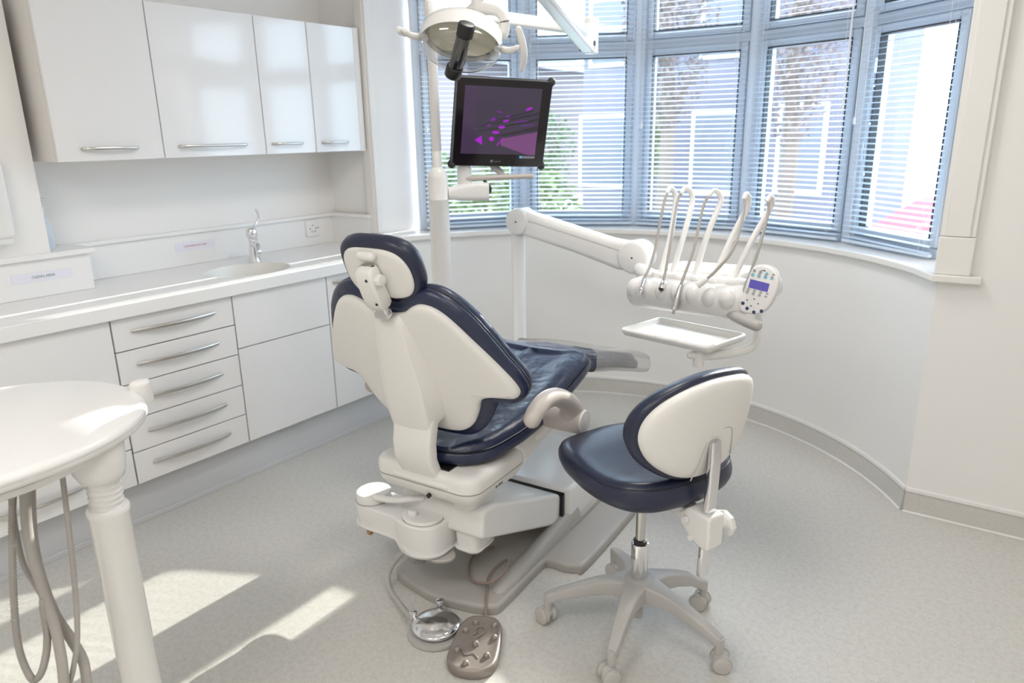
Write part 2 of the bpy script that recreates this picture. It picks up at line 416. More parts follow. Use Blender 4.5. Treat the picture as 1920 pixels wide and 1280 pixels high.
for i in range(5):
    a, b = vj[i], vj[i+1]; L, x, y = seg_frame(a, b)
    t0, t1 = 1.925, 1.995
    m = M(); z0 = SILL
    def rails(p0, p1, q0, q1, w, y0, y1):
        bx(m, a, x, y, p0, p0+w, y0, y1, q0, q1); bx(m, a, x, y, p1-w, p1, y0, y1, q0, q1)
        bx(m, a, x, y, p0+w, p1-w, y0, y1, q0, q0+w); bx(m, a, x, y, p0+w, p1-w, y0, y1, q1-w, q1)
    rails(0, L, z0, HEAD, .042, -.035, .03)
    bx(m, a, x, y, .04, L-.04, -.035, .028, t0+.012, t1-.012)
    W = m.build('window_%d' % (i+1), UPVC, bevel=.005, seg=2, world=False); struct(W)
    m = M(); rails(.045, L-.045, z0+.045, t0+.01, .038, -.03, .040); m.build('sash', UPVC, W, bevel=.006, seg=2, world=False)
    m = M(); rails(.045, L-.045, t1-.01, HEAD-.045, .038, -.03, .040); m.build('sash', UPVC, W, bevel=.006, seg=2, world=False)
    for (q0, q1) in ((z0+.083, t0-.028), (t1+.028, HEAD-.083)):
        m = M(); bx(m, a, x, y, .082, L-.082, -.006, .006, q0, q1); m.build('pane', GLASS, W, world=False)
        m = M()
        rails(.080, L-.080, q0-.003, q1+.003, .005, .006, .042); m.build('gasket', GASK, W, world=False)
    if i in (0, 1, 4):
        m = M(); bx(m, a, x, y, L-.07 if i < 1 else .055, L-.055 if i < 1 else .07, .04, .055, 1.42, 1.5); bx(m, a, x, y, L-.068 if i < 1 else .057, L-.057 if i < 1 else .068, .05, .062, 1.36, 1.45)
        m.build('window_handle', UPVC, W, bevel=.004, world=False)
    if i == 4:
        m = M(); bx(m, a, x, y, .062, .076, .042, .052, 1.10, 1.80)
        for q in (1.16, 1.30, 1.52, 1.68): bx(m, a, x, y, .040, .085, .044, .056, q, q+.012)
        bx(m, a, x, y, .05, .09, .05, .064, 1.74, 1.80); m.build('lock_bar', UPVC, W, bevel=.002, world=False)
    # blind
    mid = Vector((*a, 0)) + x*(L/2) + y*.075
    B = thing('venetian_blind', blab[i], 'blind', (mid.x, mid.y, SILL+.01), group='venetian blinds across the bay window')
    yy = .078; e = .030
    m = M(); bx(m, a, x, y, e, L-e, yy-.013, yy+.013, HEAD-.03, HEAD-.004); m.build('head_rail', SLAT, B, bevel=.003)
    m = M(); zb = SILL+.018
    tilt = R(-13)
    z = zb+.022; k = 0
    while z < HEAD-.035:
        A = Vector((*a, 0)); hw = .0125
        dz = 0
        p = []
        for (sx, q) in ((e, 0), (L-e, 1)):
            zz = z
            if i == 4 and k < 4 and q == 1: zz = z + .012*(4-k)/4*(-1) + .0
            for s_, cz in ((-1, 0), (-.35, .0016), (.35, .0016), (1, 0)):
                p.append(A + x*sx + y*(yy + s_*hw*math.cos(tilt)) + Vector((0, 0, zz + s_*hw*math.sin(tilt) + cz)))
        m.add(p, [[0, 4, 5, 1], [1, 5, 6, 2], [2, 6, 7, 3]])
        z += .0245; k += 1
    m.build('slats', SLAT, B, ang=60)
    m = M(); bx(m, a, x, y, e, L-e, yy-.011, yy+.011, zb-.006, zb+.008); m.build('bottom_rail', SLAT, B, bevel=.002)
    for q in (.14, .86):
        m = M()
        for s_ in (-.0135, .0135):
            c0 = Vector((*a, zb)) + x*(L*q) + y*(yy+s_); m.cyl(c0, c0 + Vector((0, 0, HEAD-.03-zb)), .0009, 5)
        m.build('ladder_cord', CORD, B)
    c0 = Vector((*a, 0)) + x*(L*(.9 if i == 3 else .08)) + y*(yy+.022)
    m = M(); zt = 1.62 if i == 3 else 1.55
    m.cyl(c0 + Vector((0, 0, zt)), c0 + Vector((0, 0, HEAD-.02)), .004 if i == 3 else .0015, 8)
    m.lathe([(0, -.03), (.006, -.025), (.006, 0), (.002, .008)], c0 + Vector((0, 0, zt)), seg=10)
    m.build('tilt_wand' if i == 3 else 'pull_cord', CORD, B)
# mullion posts between the windows
for i in range(6):
    p = Vector((*vj[i], 0)); d = (Vector((CX, CY, 0))-p).normalized(); ang = math.atan2(d.y, d.x)
    if 0 < i < 5:
        m = M().box((p.x-d.x*.006, p.y-d.y*.006, (SILL+HEAD)/2), (.075, .05, HEAD-SILL), ang); struct(m.build('trim_mullion', UPVC, bevel=.005, seg=2))

# ------------------------------------------------------------------ fitted cabinets on the left wall
XF = -2.77
def bow(y0, y1, z, x, name, parent, x2=None, r=.0045, sag=.022):
    m = M(); n = 9; P = []
    for k in range(n):
        t = k/(n-1); P.append((x + sag*math.sin(PI*t)**.8 + .004, y0 + (y1-y0)*t, z))
    m.tube(P, [.0035, .0055, .006, .0055, .0035], 10, 3, flat=1.5, up=(0, 0, 1))
    for yy in (y0+.02, y1-.02): m.cyl((x-.002, yy, z), (x+.012, yy, z), .004, 8)
    return m.build(name, STEEL, parent)
def front(parent, kind, y0, y1, z0, z1, x=XF, handle=None, g=.0022):
    m = M().b2((x-.02, y0+g, z0+g), (x, y1-g, z1-g))
    d = m.build(kind, GLOSS, parent, bevel=.0015, seg=2)
    if handle: bow(handle[0], handle[1], handle[2], x, 'handle', d)
    return d
def carcass(parent, y0, y1, z0, z1, x0, x1, m_=None):
    m = M().b2((x0, y0, z0), (x1, y1, z1)); return m.build('body', m_ or GAPM, parent)
zt, zb = .866, .187
g = 'base units along the left wall'
U = thing('base_cabinet', 'white gloss base unit with tall plain front above one drawer, behind the oval cart top', 'cabinet', (XF-.28, .9, zb), group=g)
carcass(U, .60, 1.187, zb, zt, -3.34, XF-.021)
front(U, 'door', .60, 1.187, .342, zt); front(U, 'drawer', .60, 1.187, zb, .342, handle=(.70, .99, .262))
U = thing('base_cabinet', 'white gloss base unit with a stack of five drawers and bowed steel handles', 'cabinet', (XF-.28, 1.44, zb), group=g)
carcass(U, 1.189, 1.695, zb, zt, -3.34, XF-.021)
dz = [.866, .735, .602, .460, .322, .187]
for k in range(5): front(U, 'drawer', 1.189, 1.695, dz[k+1], dz[k], handle=(1.262, 1.606, (dz[k]*.52+dz[k+1]*.48)+.004))
U = thing('base_cabinet', 'white gloss sink unit with two plain panels and no handles, under the basin', 'cabinet', (XF-.28, 1.95, zb), group=g)
carcass(U, 1.697, 2.203, zb, .760, -3.34, XF-.021)
front(U, 'panel', 1.697, 2.203, .625, zt); front(U, 'door', 1.697, 2.203, zb, .625)
U = thing('base_cabinet', 'white gloss end base unit with a single door, partly behind the dental chair headrest', 'cabinet', (XF-.28, 2.5, zb), group=g)
carcass(U, 2.205, 2.765, zb, zt, -3.34, XF-.021)
front(U, 'door', 2.205, 2.77, zb, zt, handle=(2.243, 2.40, .829))
# plinth
m = M().b2((-2.85, .55, 0), (-2.82, 2.76, zb)); m.b2((-2.82, .55, 0), (-2.812, 2.76, .022))
tag(m.build('plinth', PLINTH, bevel=.002), 'brushed grey kickboard running under the white base units', 'kickboard')
# worktop with oval hole and basin
WT = thing('worktop', 'long white worktop with rounded front edge over the base units', 'worktop', (-3.06, 1.6, zt))
scx, scy, sa, sb = -2.985, 1.93, .165, .20
import bmesh
def ringed_plate(out, hole, z0, z1, name, mt, parent):
    bm = bmesh.new()
    for z in (z0, z1):
        eo = [bm.verts.new((*p, z)) for p in out]; eh = [bm.verts.new((*p, z)) for p in hole]
        ed = [bm.edges.new((q[k], q[(k+1) % len(q)])) for q in (eo, eh) for k in range(len(q))]
        bmesh.ops.triangle_fill(bm, use_beauty=True, edges=ed)
    bm.verts.ensure_lookup_table(); n, h = len(out), len(hole); o2 = n+h
    for k in range(n): bm.faces.new([bm.verts[i] for i in (k, (k+1) % n, o2+(k+1) % n, o2+k)])
    for k in range(h): bm.faces.new([bm.verts[i] for i in (n+k, n+(k+1) % h, o2+n+(k+1) % h, o2+n+k)])
    mm = M(); mm.v = [v.co.copy() for v in bm.verts]; bm.verts.index_update(); mm.f = [[v.index for v in f.verts] for f in bm.faces]; mm.mi = [0]*len(mm.f); bm.free()
    return mm.build(name, mt, parent, bevel=.004, seg=3)
ringed_plate([(XL, .2), (-2.748, .2), (-2.748, 2.80), (-2.80, 2.80), (XL, 2.775)], ell(sa, sb, 48, scx, scy), zt, .920, 'slab', WORK, WT)
S = thing('wash_basin', 'oval white basin moulded into the worktop below the mixer tap', 'basin', (scx, scy, .80))
m = M(); pr = [(1.0, .9195), (.99, .913), (.97, .90), (.93, .86), (.84, .81), (.66, .785), (.35, .778), (.09, .776)]
m.fan_loft([[(scx+sa*s*math.cos(2*PI*k/48), scy+sb*s*math.sin(2*PI*k/48), z) for k in range(48)] for s, z in pr], None, (scx, scy, .775)); m.build('bowl', SINKM, S, ang=80)
m = M().lathe([(.0, .0), (.02, .0), (.022, .002), (.016, .004), (0, .003)], (scx, scy, .777), seg=20); m.build('waste', CHROME, S)
# upstand (back panel + ledge) along wall, return on the window wall, and deeper boxed section with ledge at left
BS = thing('backsplash', 'low white upstand with ledge along the wall behind the worktop', 'backsplash', (-3.35, 2.0, .92))
m = M().b2((XL+.001, 1.345, .921), (-3.348, 2.76, 1.07)); m.prism([(-3.348, 2.742), (-3.06, 2.765), (-3.06, 2.79), (-3.348, 2.77)], lambda x, y: (x, y, .921), lambda x, y: (x, y, 1.07))
m.build('panel', WORK, BS)
m = M().b2((XL+.001, 1.345, 1.07), (-3.335, 2.76, 1.088)); m.prism([(-3.348, 2.732), (-3.05, 2.755), (-3.05, 2.79), (-3.348, 2.77)], lambda x, y: (x, y, 1.07), lambda x, y: (x, y, 1.088))
m.build('ledge', WORK, BS, bevel=.003)
BX = thing('pipe_boxing', 'white boxing with ledge at the left end of the worktop, carrying the CLEAN AREA strip', 'boxing', (-3.25, .8, .92))
m = M().prism([(-3.1695, -.3), (-3.166, -.3), (-3.166, 1.325), (-3.348, 1.325), (-3.348, 1.188), (-3.1695, 1.188)], lambda x, y: (x, y, .921), lambda x, y: (x, y, 1.068)); m.build('panel', WORK, BX)
m = M().prism([(-3.1695, -.3), (-3.148, -.3), (-3.148, 1.344), (-3.368, 1.344), (-3.368, 1.188), (-3.1695, 1.188)], lambda x, y: (x, y, 1.068), lambda x, y: (x, y, 1.089)); m.build('ledge', WORK, BX, bevel=.003)
# paper signs
PAPER = mat('label_paper', (.78, .77, .85), .5); GREENT = mat('green_ink', (.16, .26, .20), .6); REDT = mat('red_ink', (.55, .16, .17), .6)
T = thing('sign', 'paper strip reading CLEAN AREA in green letters on the boxing', 'sign', (-3.166, 1.14, 1.0))
m = M().b2((-3.1655, 1.031, .983), (-3.1645, 1.248, 1.019)); m.build('strip', PAPER, T)
lettering('lettering', 'CLEAN AREA', .0145, frame((-3.1642, 1.142, 1.001), (0, 1, 0), (0, 0, 1)), GREENT, T)
T = thing('sign', 'paper strip with small red letters on the upstand behind the basin', 'sign', (-3.347, 1.89, 1.01))
m = M().b2((-3.3475, 1.79, .990), (-3.3465, 1.995, 1.030)); m.build('strip', PAPER, T)
lettering('lettering', 'CONTAMINATED AREA', .0115, frame((-3.3462, 1.893, 1.011), (0, 1, 0), (0, 0, 1)), REDT, T)
# twin-plate power socket
T = thing('power_socket', 'square white power socket with round pin holes on the upstand', 'socket', (-3.346, 2.60, 1.015))
m = M(); m.slab(rrect(.092, .092, .008, 4, 2.598, 1.015), -3.348, -3.339, .003, lambda a, b, c: (c, a, b)); m.build('face_plate', WHITEG, T)
m = M()
for (a, b) in ((0, .016), (-.02, -.002), (.02, -.002), (-.008, -.018), (.012, -.018), (.034, 0)): m.cyl((-3.3395, 2.598+a, 1.015+b), (-3.3385, 2.598+a, 1.015+b), .0035, 10)
m.build('pin_holes', DARK, T)
# tap
T = thing('mixer_tap', 'chrome mixer tap with bent lever standing behind the basin', 'tap', (-3.17, 2.095, .92))
c = Vector((-3.17, 2.095, .92))
m = M().lathe([(.0, 0), (.027, 0), (.026, .004), (.024, .03), (.021, .09), (.022, .12), (.0, .122)], c, seg=28); m.build('body', CHROME, T)
m = M().lathe([(0, 0), (.024, .0), (.027, .012), (.026, .03), (.02, .042), (.008, .047), (0, .047)], c + Vector((0, -.003, .118)), (.12, -.12, 1), seg=28); m.build('cartridge_cap', CHROME, T)
m = M().tube([c+Vector((.01, -.005, .085)), c+Vector((.05, -.022, .092)), c+Vector((.095, -.04, .085)), c+Vector((.115, -.05, .062))], [.016, .015, .014, .014], 16); m.build('spout', CHROME, T)
m = M().tube([c+Vector((.0, .012, .16)), c+Vector((-.01, .032, .178)), c+Vector((-.012, .052, .20)), c+Vector((-.01, .052, .228)), c+Vector((-.008, .044, .246))], [.006, .005, .0055, .006, .007], 12); m.build('lever', CHROME, T)
# bottle peeking out behind the breast
BOT = glass_mat('pale_blue_plastic', (.72, .83, .92), .2, 1.5, .12)
T = thing('spray_bottle', 'pale blue plastic bottle half hidden behind the wall corner on the ledge', 'bottle', (-3.275, 1.225, 1.089))
m = M().lathe([(0, 0), (.028, 0), (.031, .006), (.030, .09), (.020, .12), (.013, .13), (.013, .15), (0, .15)], (-3.275, 1.215, 1.089), seg=24); m.build('body', mat('blue_bottle', (.62, .68, .74), .3), T)
m = M().lathe([(0, 0), (.014, 0), (.014, .018), (.006, .02), (.006, .045), (0, .045)], (-3.275, 1.215, 1.239), seg=16); m.tube([(-3.275, 1.20, 1.285), (-3.275, 1.24, 1.287)], .006, 8, 1); m.build('pump_cap', WHITEP, T)
# white box on the breast
T = thing('paper_towel_dispenser', 'plain white wall-mounted box cut off by the left picture edge', 'dispenser', (-3.1, .95, 1.17))
m = M(); m.slab(rrect(.26, .30, .02, 5, .93, 1.315), -3.168, -3.10, .015, lambda a, b, c: (c, a, b), r0=0); m.build('cover', WHITEP, T)
m = M().b2((-3.168, .81, 1.145), (-3.11, 1.05, 1.168)); m.build('tray_slot', WHITEP, T, bevel=.004)

# wall cabinets
WX = -3.04
wy = [1.222, 1.640, 2.139, 2.433, 2.766]
wh = [(1.315, 1.530), (1.708, 2.035), (2.174, 2.350), (2.470, 2.642)]
wl_ = ['white gloss wall cupboard with exposed pinkish side, first from the left', 'widest white gloss wall cupboard, second from the left, window reflected in its door',
       'narrow white gloss wall cupboard, third from the left', 'narrow white gloss wall cupboard at the right end by the window architrave']
for k in range(4):
    U = thing('wall_cabinet', wl_[k], 'cabinet', (-3.2, (wy[k]+wy[k+1])/2, 1.432), group='wall cupboards above the worktop')
    m = M().b2((XL+.001, wy[k]+.0005, 1.435), (WX-.021, wy[k+1]-.0005, 2.045)); m.build('body', CARC, U)
    d = front(U, 'door', wy[k], wy[k+1] if k < 3 else 2.73, 1.432, 2.046, x=WX)
    if k == 3: M().b2((XL+.3, 2.732, 1.432), (WX-.004, 2.766, 2.046)).build('filler_panel', CARC, U)
    m = M(); y0, y1 = wh[k]; m.tube([(WX+.004, y0, 1.481), (WX+.022, y0+.03, 1.481), (WX+.027, (y0+y1)/2, 1.481), (WX+.022, y1-.03, 1.481), (WX+.004, y1, 1.481)], .0045, 10, 6, flat=1.3, up=(0, 0, 1)); m.build('handle', STEEL, d)

# ------------------------------------------------------------------ dental chair (local x right, y towards the feet)
CH = thing('dental_chair', 'navy vinyl and cream dental chair reclined in the middle of the room, seen from behind', 'dental chair', (-1.475, 1.55, 0), R(5))
def P(name, m, mt, parent=CH, **k): return m.build(name, mt, parent, world=False, **k)
half = [(0, -.052), (.09, -.040), (.165, -.022), (.205, -.002), (.22, .035), (.22, .29), (.235, .322), (.30, .326), (.335, .342), (.358, .378), (.358, .80), (.345, .85), (.31, .885), (.25, .893), (.225, .92), (.21, 1.0), (0, 1.02)]
o = even(ccw([(p.x, p.y) for p in cr([(x, y, 0) for x, y in mirror(half)], 5, True)]), 170)
m = M(); m.slab(o, 0, .036, .014, r0=.002); bp = P('base_plate', m, BASEG, ang=60)
for s in (-1, 1):
    m = M(); rr = []
    for (y, w, h, z) in ((.055, .012, .006, .034), (.075, .03, .014, .034), (.14, .036, .026, .033), (.3, .036, .040, .033), (.46, .038, .055, .033), (.58, .04, .075, .033), (.62, .04, .08, .033)):
        rr.append([Vector((s*.175 + w*math.cos(PI*k/10), y, z + h*math.sin(PI*k/10))) for k in range(11)])
    m.loft(rr); P('floor_rail', m, BASEG, bp, ang=60)
# cover over the base mechanism
m = M(); m.slab(rrect(.40, .46, .035, 6, 0, .765), .055, .205, .016, r0=.0, dome=0); P('base_cover', m, WHITEP, ang=60)
m = M(); m.slab(rrect(.43, .50, .03, 6, 0, .76), .030, .06, .012, r0=0); P('cover_skirt', m, BASEG, bp, ang=60)
# lift arm: side profile extruded across
def side(prof, x0, x1, name, mt, bev, par=CH):
    m = M().prism(prof, lambda y, z: (x0, y, z), lambda y, z: (x1, y, z)); return P(name, m, mt, par, bevel=bev, seg=4)
side([(-.005, .268), (.004, .352), (.025, .366), (.07, .360), (.50, .195), (.53, .180), (.525, .06), (.45, .085)], -.165, .172, 'lift_arm', WHITEP, .018)
side([(.515, .06), (.520, .183), (.531, .188), (.536, .19), (.536, .06)], -.162, .185, 'arm_hinge', BLACK, .002)
# pivot column at the rear
m = M(); m.slab(rrect(.105, .13, .034, 7, .089, .068), .192, .405, .010); P('pivot_column', m, WHITEP, ang=50)
m = M().cyl((.097, .004, .285), (.097, .0015, .285), .010, 18); P('screw_cap', m, GREYP)
# rear swivel housing with pads
ho = [(-.345, -.010), (-.336, -.045), (-.308, -.068), (-.265, -.075), (-.20, -.075), (-.14, -.077), (-.105, -.088), (-.05, -.098), (-.005, -.088), (.024, -.062), (.036, -.03), (.038, .02), (.038, .08), (0, .10), (-.1, .08), (-.2, .06), (-.29, .055), (-.335, .035)]
ho = even(ccw([(p.x, p.y) for p in cr([(x, y, 0) for x, y in ho], 5, True)]), 120)
def hz(x, y, z):
    t = min(1, max(0, (x+.135)/.04)); t = t*t*(3-2*t); lo = .207*(1-t) + .180*t
    return (x, y, lo + (z-.19)/(.30-.19)*(.30-lo))
m = M(); m.slab(ho, .19, .30, .007, hz, r0=.012, n=3); H_ = P('rear_housing', m, WHITEP, ang=40)
m = M(); m.slab(ell(.060, .064, 40, -.281, -.008), .302, .330, .008, r0=.002); P('swivel_pad', m, WHITEP, H_, ang=50)
m = M(); m.slab(ell(.062, .066, 40, -.281, -.008), .298, .303, .001, r0=.001); P('pad_gap', m, GREYP, H_)
m = M(); m.slab(ell(.072, .066, 40, -.05, -.024), .298, .312, .006, r0=.002); pd = P('swivel_pad', m, WHITEP, H_, ang=60)
m = M(); m.slab(rrect(.034, .020, .0095, 6, -.075, -.048), .311, .327, .006, r0=0); P('push_button', m, WHITEP, H_, ang=60)
m = M().tube([(-.232, -.050, .334), (-.16, -.040, .338), (-.07, .0, .35)], [.0125, .011, .010], 12); P('swivel_lever', m, WHITEP, H_)
m = M().tube([(-.265, -.055, .21), (-.265, -.055, .195)], .012, 12, 1); P('bolt', m, mat('copper_bolt', (.45, .25, .14), .35, metal=.8), H_)
m = M(); m.slab(ell(.075, .05, 30, -.01, -.02), .168, .180, .004); P('bottom_plate', m, GREYP, H_)
# rear cover box under the seat
m = M(); o = ccw(rrect(.40, .33, .055, 8, .006, .068))
rings = [(.060, .402), (.045, .406), (.025, .418), (.008, .440), (.001, .456), (0, .462), (.0035, .4635), (.0035, .4655), (0, .467), (0, .492), (.002, .502), (.008, .511), (.018, .517), (.03, .519)]
m.loft([[Vector((*p, z)) for p in inset(o, d)] for d, z in rings]); RC = P('rear_cover', m, CREAM, ang=42)
m = M(); m.loft([[Vector((*p, z)) for p in inset(o, d)] for d, z in ((.004, .4637), (-.0004, .4640), (-.0004, .4652), (.004, .4655))]); P('seam', m, GREYP, RC)
m = M().prism([(-.098, .468), (-.104, .478), (-.085, .508), (-.02, .5205), (-.02, .468)], lambda y, z: (-.105, y, z), lambda y, z: (.112, y, z)); P('strap_channel', m, CREAM, RC, bevel=.004)
m = M().b2((-.080, -.070, .50), (.100, -.02, .5225)); P('strap_slot', m, BLACK, RC)
m = M().cyl((.035, -.088, .432), (.035, -.0975, .430), .0075, 16); P('lock_hole', m, BLACK, RC)
lettering('logo_lettering', 'a-dec', .020, CH.matrix_basis @ frame((.2028, .055, .448), (0, 1, 0), (0, 0, 1)), DARK, RC)
# cream shell under the seat
prof = [(.205, .450), (.40, .505), (.52, .575), (.575, .64), (.50, .655), (.30, .60), (.15, .540), (.20, .50), (.213, .47)]
SS = side(prof, -.19, .205, 'seat_shell', CREAM, .02)
# seat upholstery
hwp = [(-.062, 0), (-.055, .06), (-.035, .12), (0, .165), (.04, .195), (.10, .218), (.18, .245), (.30, .262), (.45, .268), (.56, .262), (.64, .238), (.71, .202), (.78, .180), (.92, .168), (1.10, .162), (1.22, .158), (1.32, .148), (1.39, .120), (1.42, .06), (1.425, 0)]
def interp(t, T):
    if t <= T[0][0]: return T[0][1]
    for (a, va), (b, vb) in zip(T, T[1:]):
        if t <= b: 
            q = (t-a)/(b-a); return va + (vb-va)*q
    return T[-1][1]
zb_ = [(-.07, .522), (0, .524), (.10, .540), (.20, .566), (.335, .604), (.45, .637), (.56, .662), (.63, .664), (.72, .628), (.85, .590), (1.0, .552), (1.2, .490), (1.5, .392)]
zz = cr([(a, b, 0) for a, b in zb_], 6); zbt = [(p.x, p.y) for p in zz]
o = [(p.x, p.y) for p in cr([(w, y, 0) for y, w in hwp], 5)]
o = mirror([(max(0, x), y) for x, y in o])
o = even(ccw(o), 180)
def seatf(x, y, h):
    hw = max(.03, interp(y, [(a, b) for a, b in hwp]))
    return (x, y, interp(y, zbt) + h)
def ctop(x, y):   # height of the centre top: dished seat, raised sides
    hw = max(.05, interp(y, hwp)); t = abs(x)/hw
    return .066 - .018*max(0, 1-t*t)*(1 if y < .6 else .3) + .010*math.exp(-((t-.75)/.15)**2)
def seat_map(x, y, h):
    b = interp(y, zbt)
    if h > .0645: return (x, y, b + ctop(x, y) + (h-.065))
    return (x, y, b + h)
rings = [('s', .5, 0), ('i', .03, 0), ('i', .012, .002), ('i', .003, .010), ('i', 0, .022), ('i', 0, .036), ('i', .004, .042), ('i', .010, .040), ('i', .013, .046), ('i', .018, .058), ('i', .030, .065)] + [('s', s, .065) for s in (.86, .80, .74, .68, .6, .5, .4, .3, .2, .1)]
o_in = inset(o, .03)
m = M(); m.puff(o, rings, seat_map, (0, .60)); P('seat_cushion', m, NAVYW, ang=70)
# piping along the seat rim
m = M(); q = inset(o, .011); pts = [seat_map(x, y, .043) for x, y in q]; pts.append(pts[0]); m.tube(pts, .0038, 6, 1, rnd=False); P('piping', m, PIPE, bpy.data.objects['seat_cushion'])
# clear plastic sleeve over the foot end
# ---- backrest
BU, BZ, BS_ = -.16, 1.02, -.40
nrm = Vector((0, -1, BS_)).normalized()            # points backwards (towards the camera) and down
def back(x, z, h):
    """x across, z height on the shell plane, h out of the back"""
    w = max(0, abs(x)-.10)
    return Vector((x - .008, BU + BS_*(z-BZ) + .55*w*w, z)) + Vector((0, -1, 0))*h*.93 + Vector((0, 0, -.37))*h
hb = [(0, 1.032), (.055, 1.040), (.085, 1.058), (.122, 1.072), (.16, 1.068), (.192, 1.050), (.222, 1.020), (.258, .975), (.292, .930), (.322, .886), (.344, .850), (.354, .818), (.340, .797), (.300, .793), (.262, .790), (.230, .774), (.208, .727), (.176, .677), (.13, .646), (.07, .636), (0, .634)]
o = [(p.x, p.y) for p in cr([(x, y, 0) for x, y in hb], 5)]
ob = even(ccw(mirror([(max(0, x), y) for x, y in o])), 200); cb = (0, .845)
ou = even([(q[0]-math.copysign(.020*max(0, min(1, (abs(q[0])-.27)/.08)), q[0]), q[1]) for q in inset(ob, -.034)], 200)   # slimmer rim round the wing tips; ou = [(p.x, p.y) for p in cr([(x, y, 0) for x, y in ou[::2]], 2, True)]
m = M(); m.puff(ou, [('s', .6, .002), ('i', .03, .002), ('i', .012, .0), ('i', .003, -.008), ('i', 0, -.018), ('i', .001, -.026), ('i', .006, -.032), ('i', .004, -.038), ('i', .003, -.048), ('i', .008, -.060), ('i', .02, -.069)] + [('s', s, -.069 - .012*(1-s)) for s in (.85, .75, .6, .45, .3, .15)], lambda x, y, h: back(x, y, h), cb)
BK = P('backrest_cushion', m, NAVYW, ang=70)
m = M(); q = inset(ou, .004); pts = [back(x, y, -.031) for x, y in q]; pts.append(pts[0]); m.tube(pts, .004, 6, 1, rnd=False); P('piping', m, PIPE, BK)
m = M(); m.puff(ob, [('i', .0, -.002), ('i', 0, .008), ('i', .002, .013), ('i', .007, .017), ('i', .016, .0195)] + [('s', s, .0197 + .002*(1-s*s)) for s in (.86, .78, .68, .55, .42, .3, .2, .1)], lambda x, y, h: back(x, y, h), cb)
P('backrest_shell', m, CREAM, ang=60)
# spine ridge on the shell: lofted sections from the top down to the joint seam
m = M(); rings = []
for z, hw, foot, out in ((1.036, .040, .046, .016), (1.030, .047, .055, .026), (1.015, .052, .062, .033), (.97, .060, .075, .044), (.90, .070, .088, .060), (.83, .081, .100, .076), (.78, .083, .103, .086), (.735, .080, .098, .092), (.705, .079, .092, .094), (.692, .077, .080, .094)):
    c = [(-foot*1.28, .010), (-foot*1.08, .016), (-hw*1.04, out*.62), (-hw*.95, out*.86), (-hw*.80, out*.97), (-hw*.5, out), (0, out*1.01), (hw*.5, out), (hw*.85, out*.98), (hw*.97, out*.90), (hw*1.01, out*.75), (foot*1.03, .014), (foot*1.06, .008)]
    rings.append([back(x, z, h) for x, h in c])
m.loft(rings, close=True); P('spine_cover', m, CREAM, ang=40)
# lower strap from the seam into the rear cover
m = M(); rings = []
for (z, y, hw, th) in ((.692, -.110, .0745, .045), (.660, -.118, .0735, .046), (.61, -.128, .0725, .046), (.56, -.126, .0715, .046), (.525, -.112, .0715, .046), (.500, -.098, .0715, .046)):
    rings.append([Vector((a, y + b + th/2, z)) for a, b in rrect(hw*2, th, .012, 4)])
m.loft(rings); P('support_strap', m, CREAM, ang=45)
# headrest
def hr(x, z, h):
    w = max(0, abs(x)-.03)
    return Vector((x, -.218 - .40*(z-1.15) + 1.1*w*w, z)) + Vector((0, -.93*h, -.37*h))
hh = [(0, 1.248), (.06, 1.246), (.103, 1.233), (.127, 1.204), (.133, 1.163), (.129, 1.122), (.106, 1.090), (.06, 1.074), (0, 1.071)]
o = even(ccw(mirror([(max(0, p.x), p.y) for p in cr([(x, y, 0) for x, y in hh], 6)])), 96); chd = (0, 1.163)
m = M(); m.puff(o, [('s', .55, .0), ('i', .020, .0), ('i', .010, .001), ('i', .003, -.004), ('i', 0, -.014), ('i', -.002, -.026), ('i', .0, -.036), ('i', .007, -.046), ('i', .018, -.053), ('s', .7, -.057), ('s', .4, -.06)], lambda x, y, h: hr(x, y, h), chd)
HD = P('headrest_cushion', m, NAVY, ang=70)
hs = [(0, 1.226), (.055, 1.224), (.090, 1.212), (.110, 1.188), (.117, 1.158), (.113, 1.124), (.092, 1.096), (.05, 1.084), (0, 1.082)]
o = even(ccw(mirror([(max(0, p.x), p.y) for p in cr([(x, y, 0) for x, y in hs], 6)])), 80)
m = M(); m.puff(o, [('i', 0, -.004), ('i', 0, .003), ('i', .004, .006), ('s', .8, .0075), ('s', .5, .009), ('s', .2, .0095)], lambda x, y, h: hr(x, y, h), chd); P('headrest_shell', m, CREAM, ang=60)
# headrest adjuster block, knob, neck bracket
def blockpts(z, hw, h0, h1, r): 
    return [hr(a, z, (h0+h1)/2 + b) for a, b in rrect(hw*2, h1-h0, r, 4)]
m = M(); m.loft([blockpts(z, hw, h0, h1, .010) for z, hw, h0, h1 in ((1.190, .020, .02, .03), (1.186, .026, .012, .046), (1.176, .030, .010, .054), (1.15, .031, .010, .058), (1.11, .031, .008, .058), (1.078, .030, .006, .054), (1.068, .024, .010, .046))])
AD = P('headrest_adjuster', m, CREAM, ang=50)
m = M().tube([hr(-.018, 1.212, .016), hr(.018, 1.212, .016)], .014, 14, 1); P('tilt_pivot', m, CREAM, AD)
m = M(); m.cyl(hr(.029, 1.155, .034), hr(.048, 1.155, .034), .016, 8, bev=.003); P('release_knob', m, WHITEP, AD)
for z, x in ((1.163, .012), (1.094, .018)):
    m = M().cyl(hr(x, z, .056), hr(x, z, .0585), .004, 10); P('screw', m, DARK, AD)
m = M()
for x in (-.021, .021): m.loft([[hr(x-.003, z, h0), hr(x+.003, z, h0), hr(x+.003, z, h1), hr(x-.003, z, h1)] for z, h0, h1 in ((1.088, .02, .046), (1.046, .018, .040))])
m.loft([[hr(-.024, z, h0), hr(.024, z, h0), hr(.024, z, h1), hr(-.024, z, h1)] for z, h0, h1 in ((1.064, .024, .038), (1.040, .020, .044))])
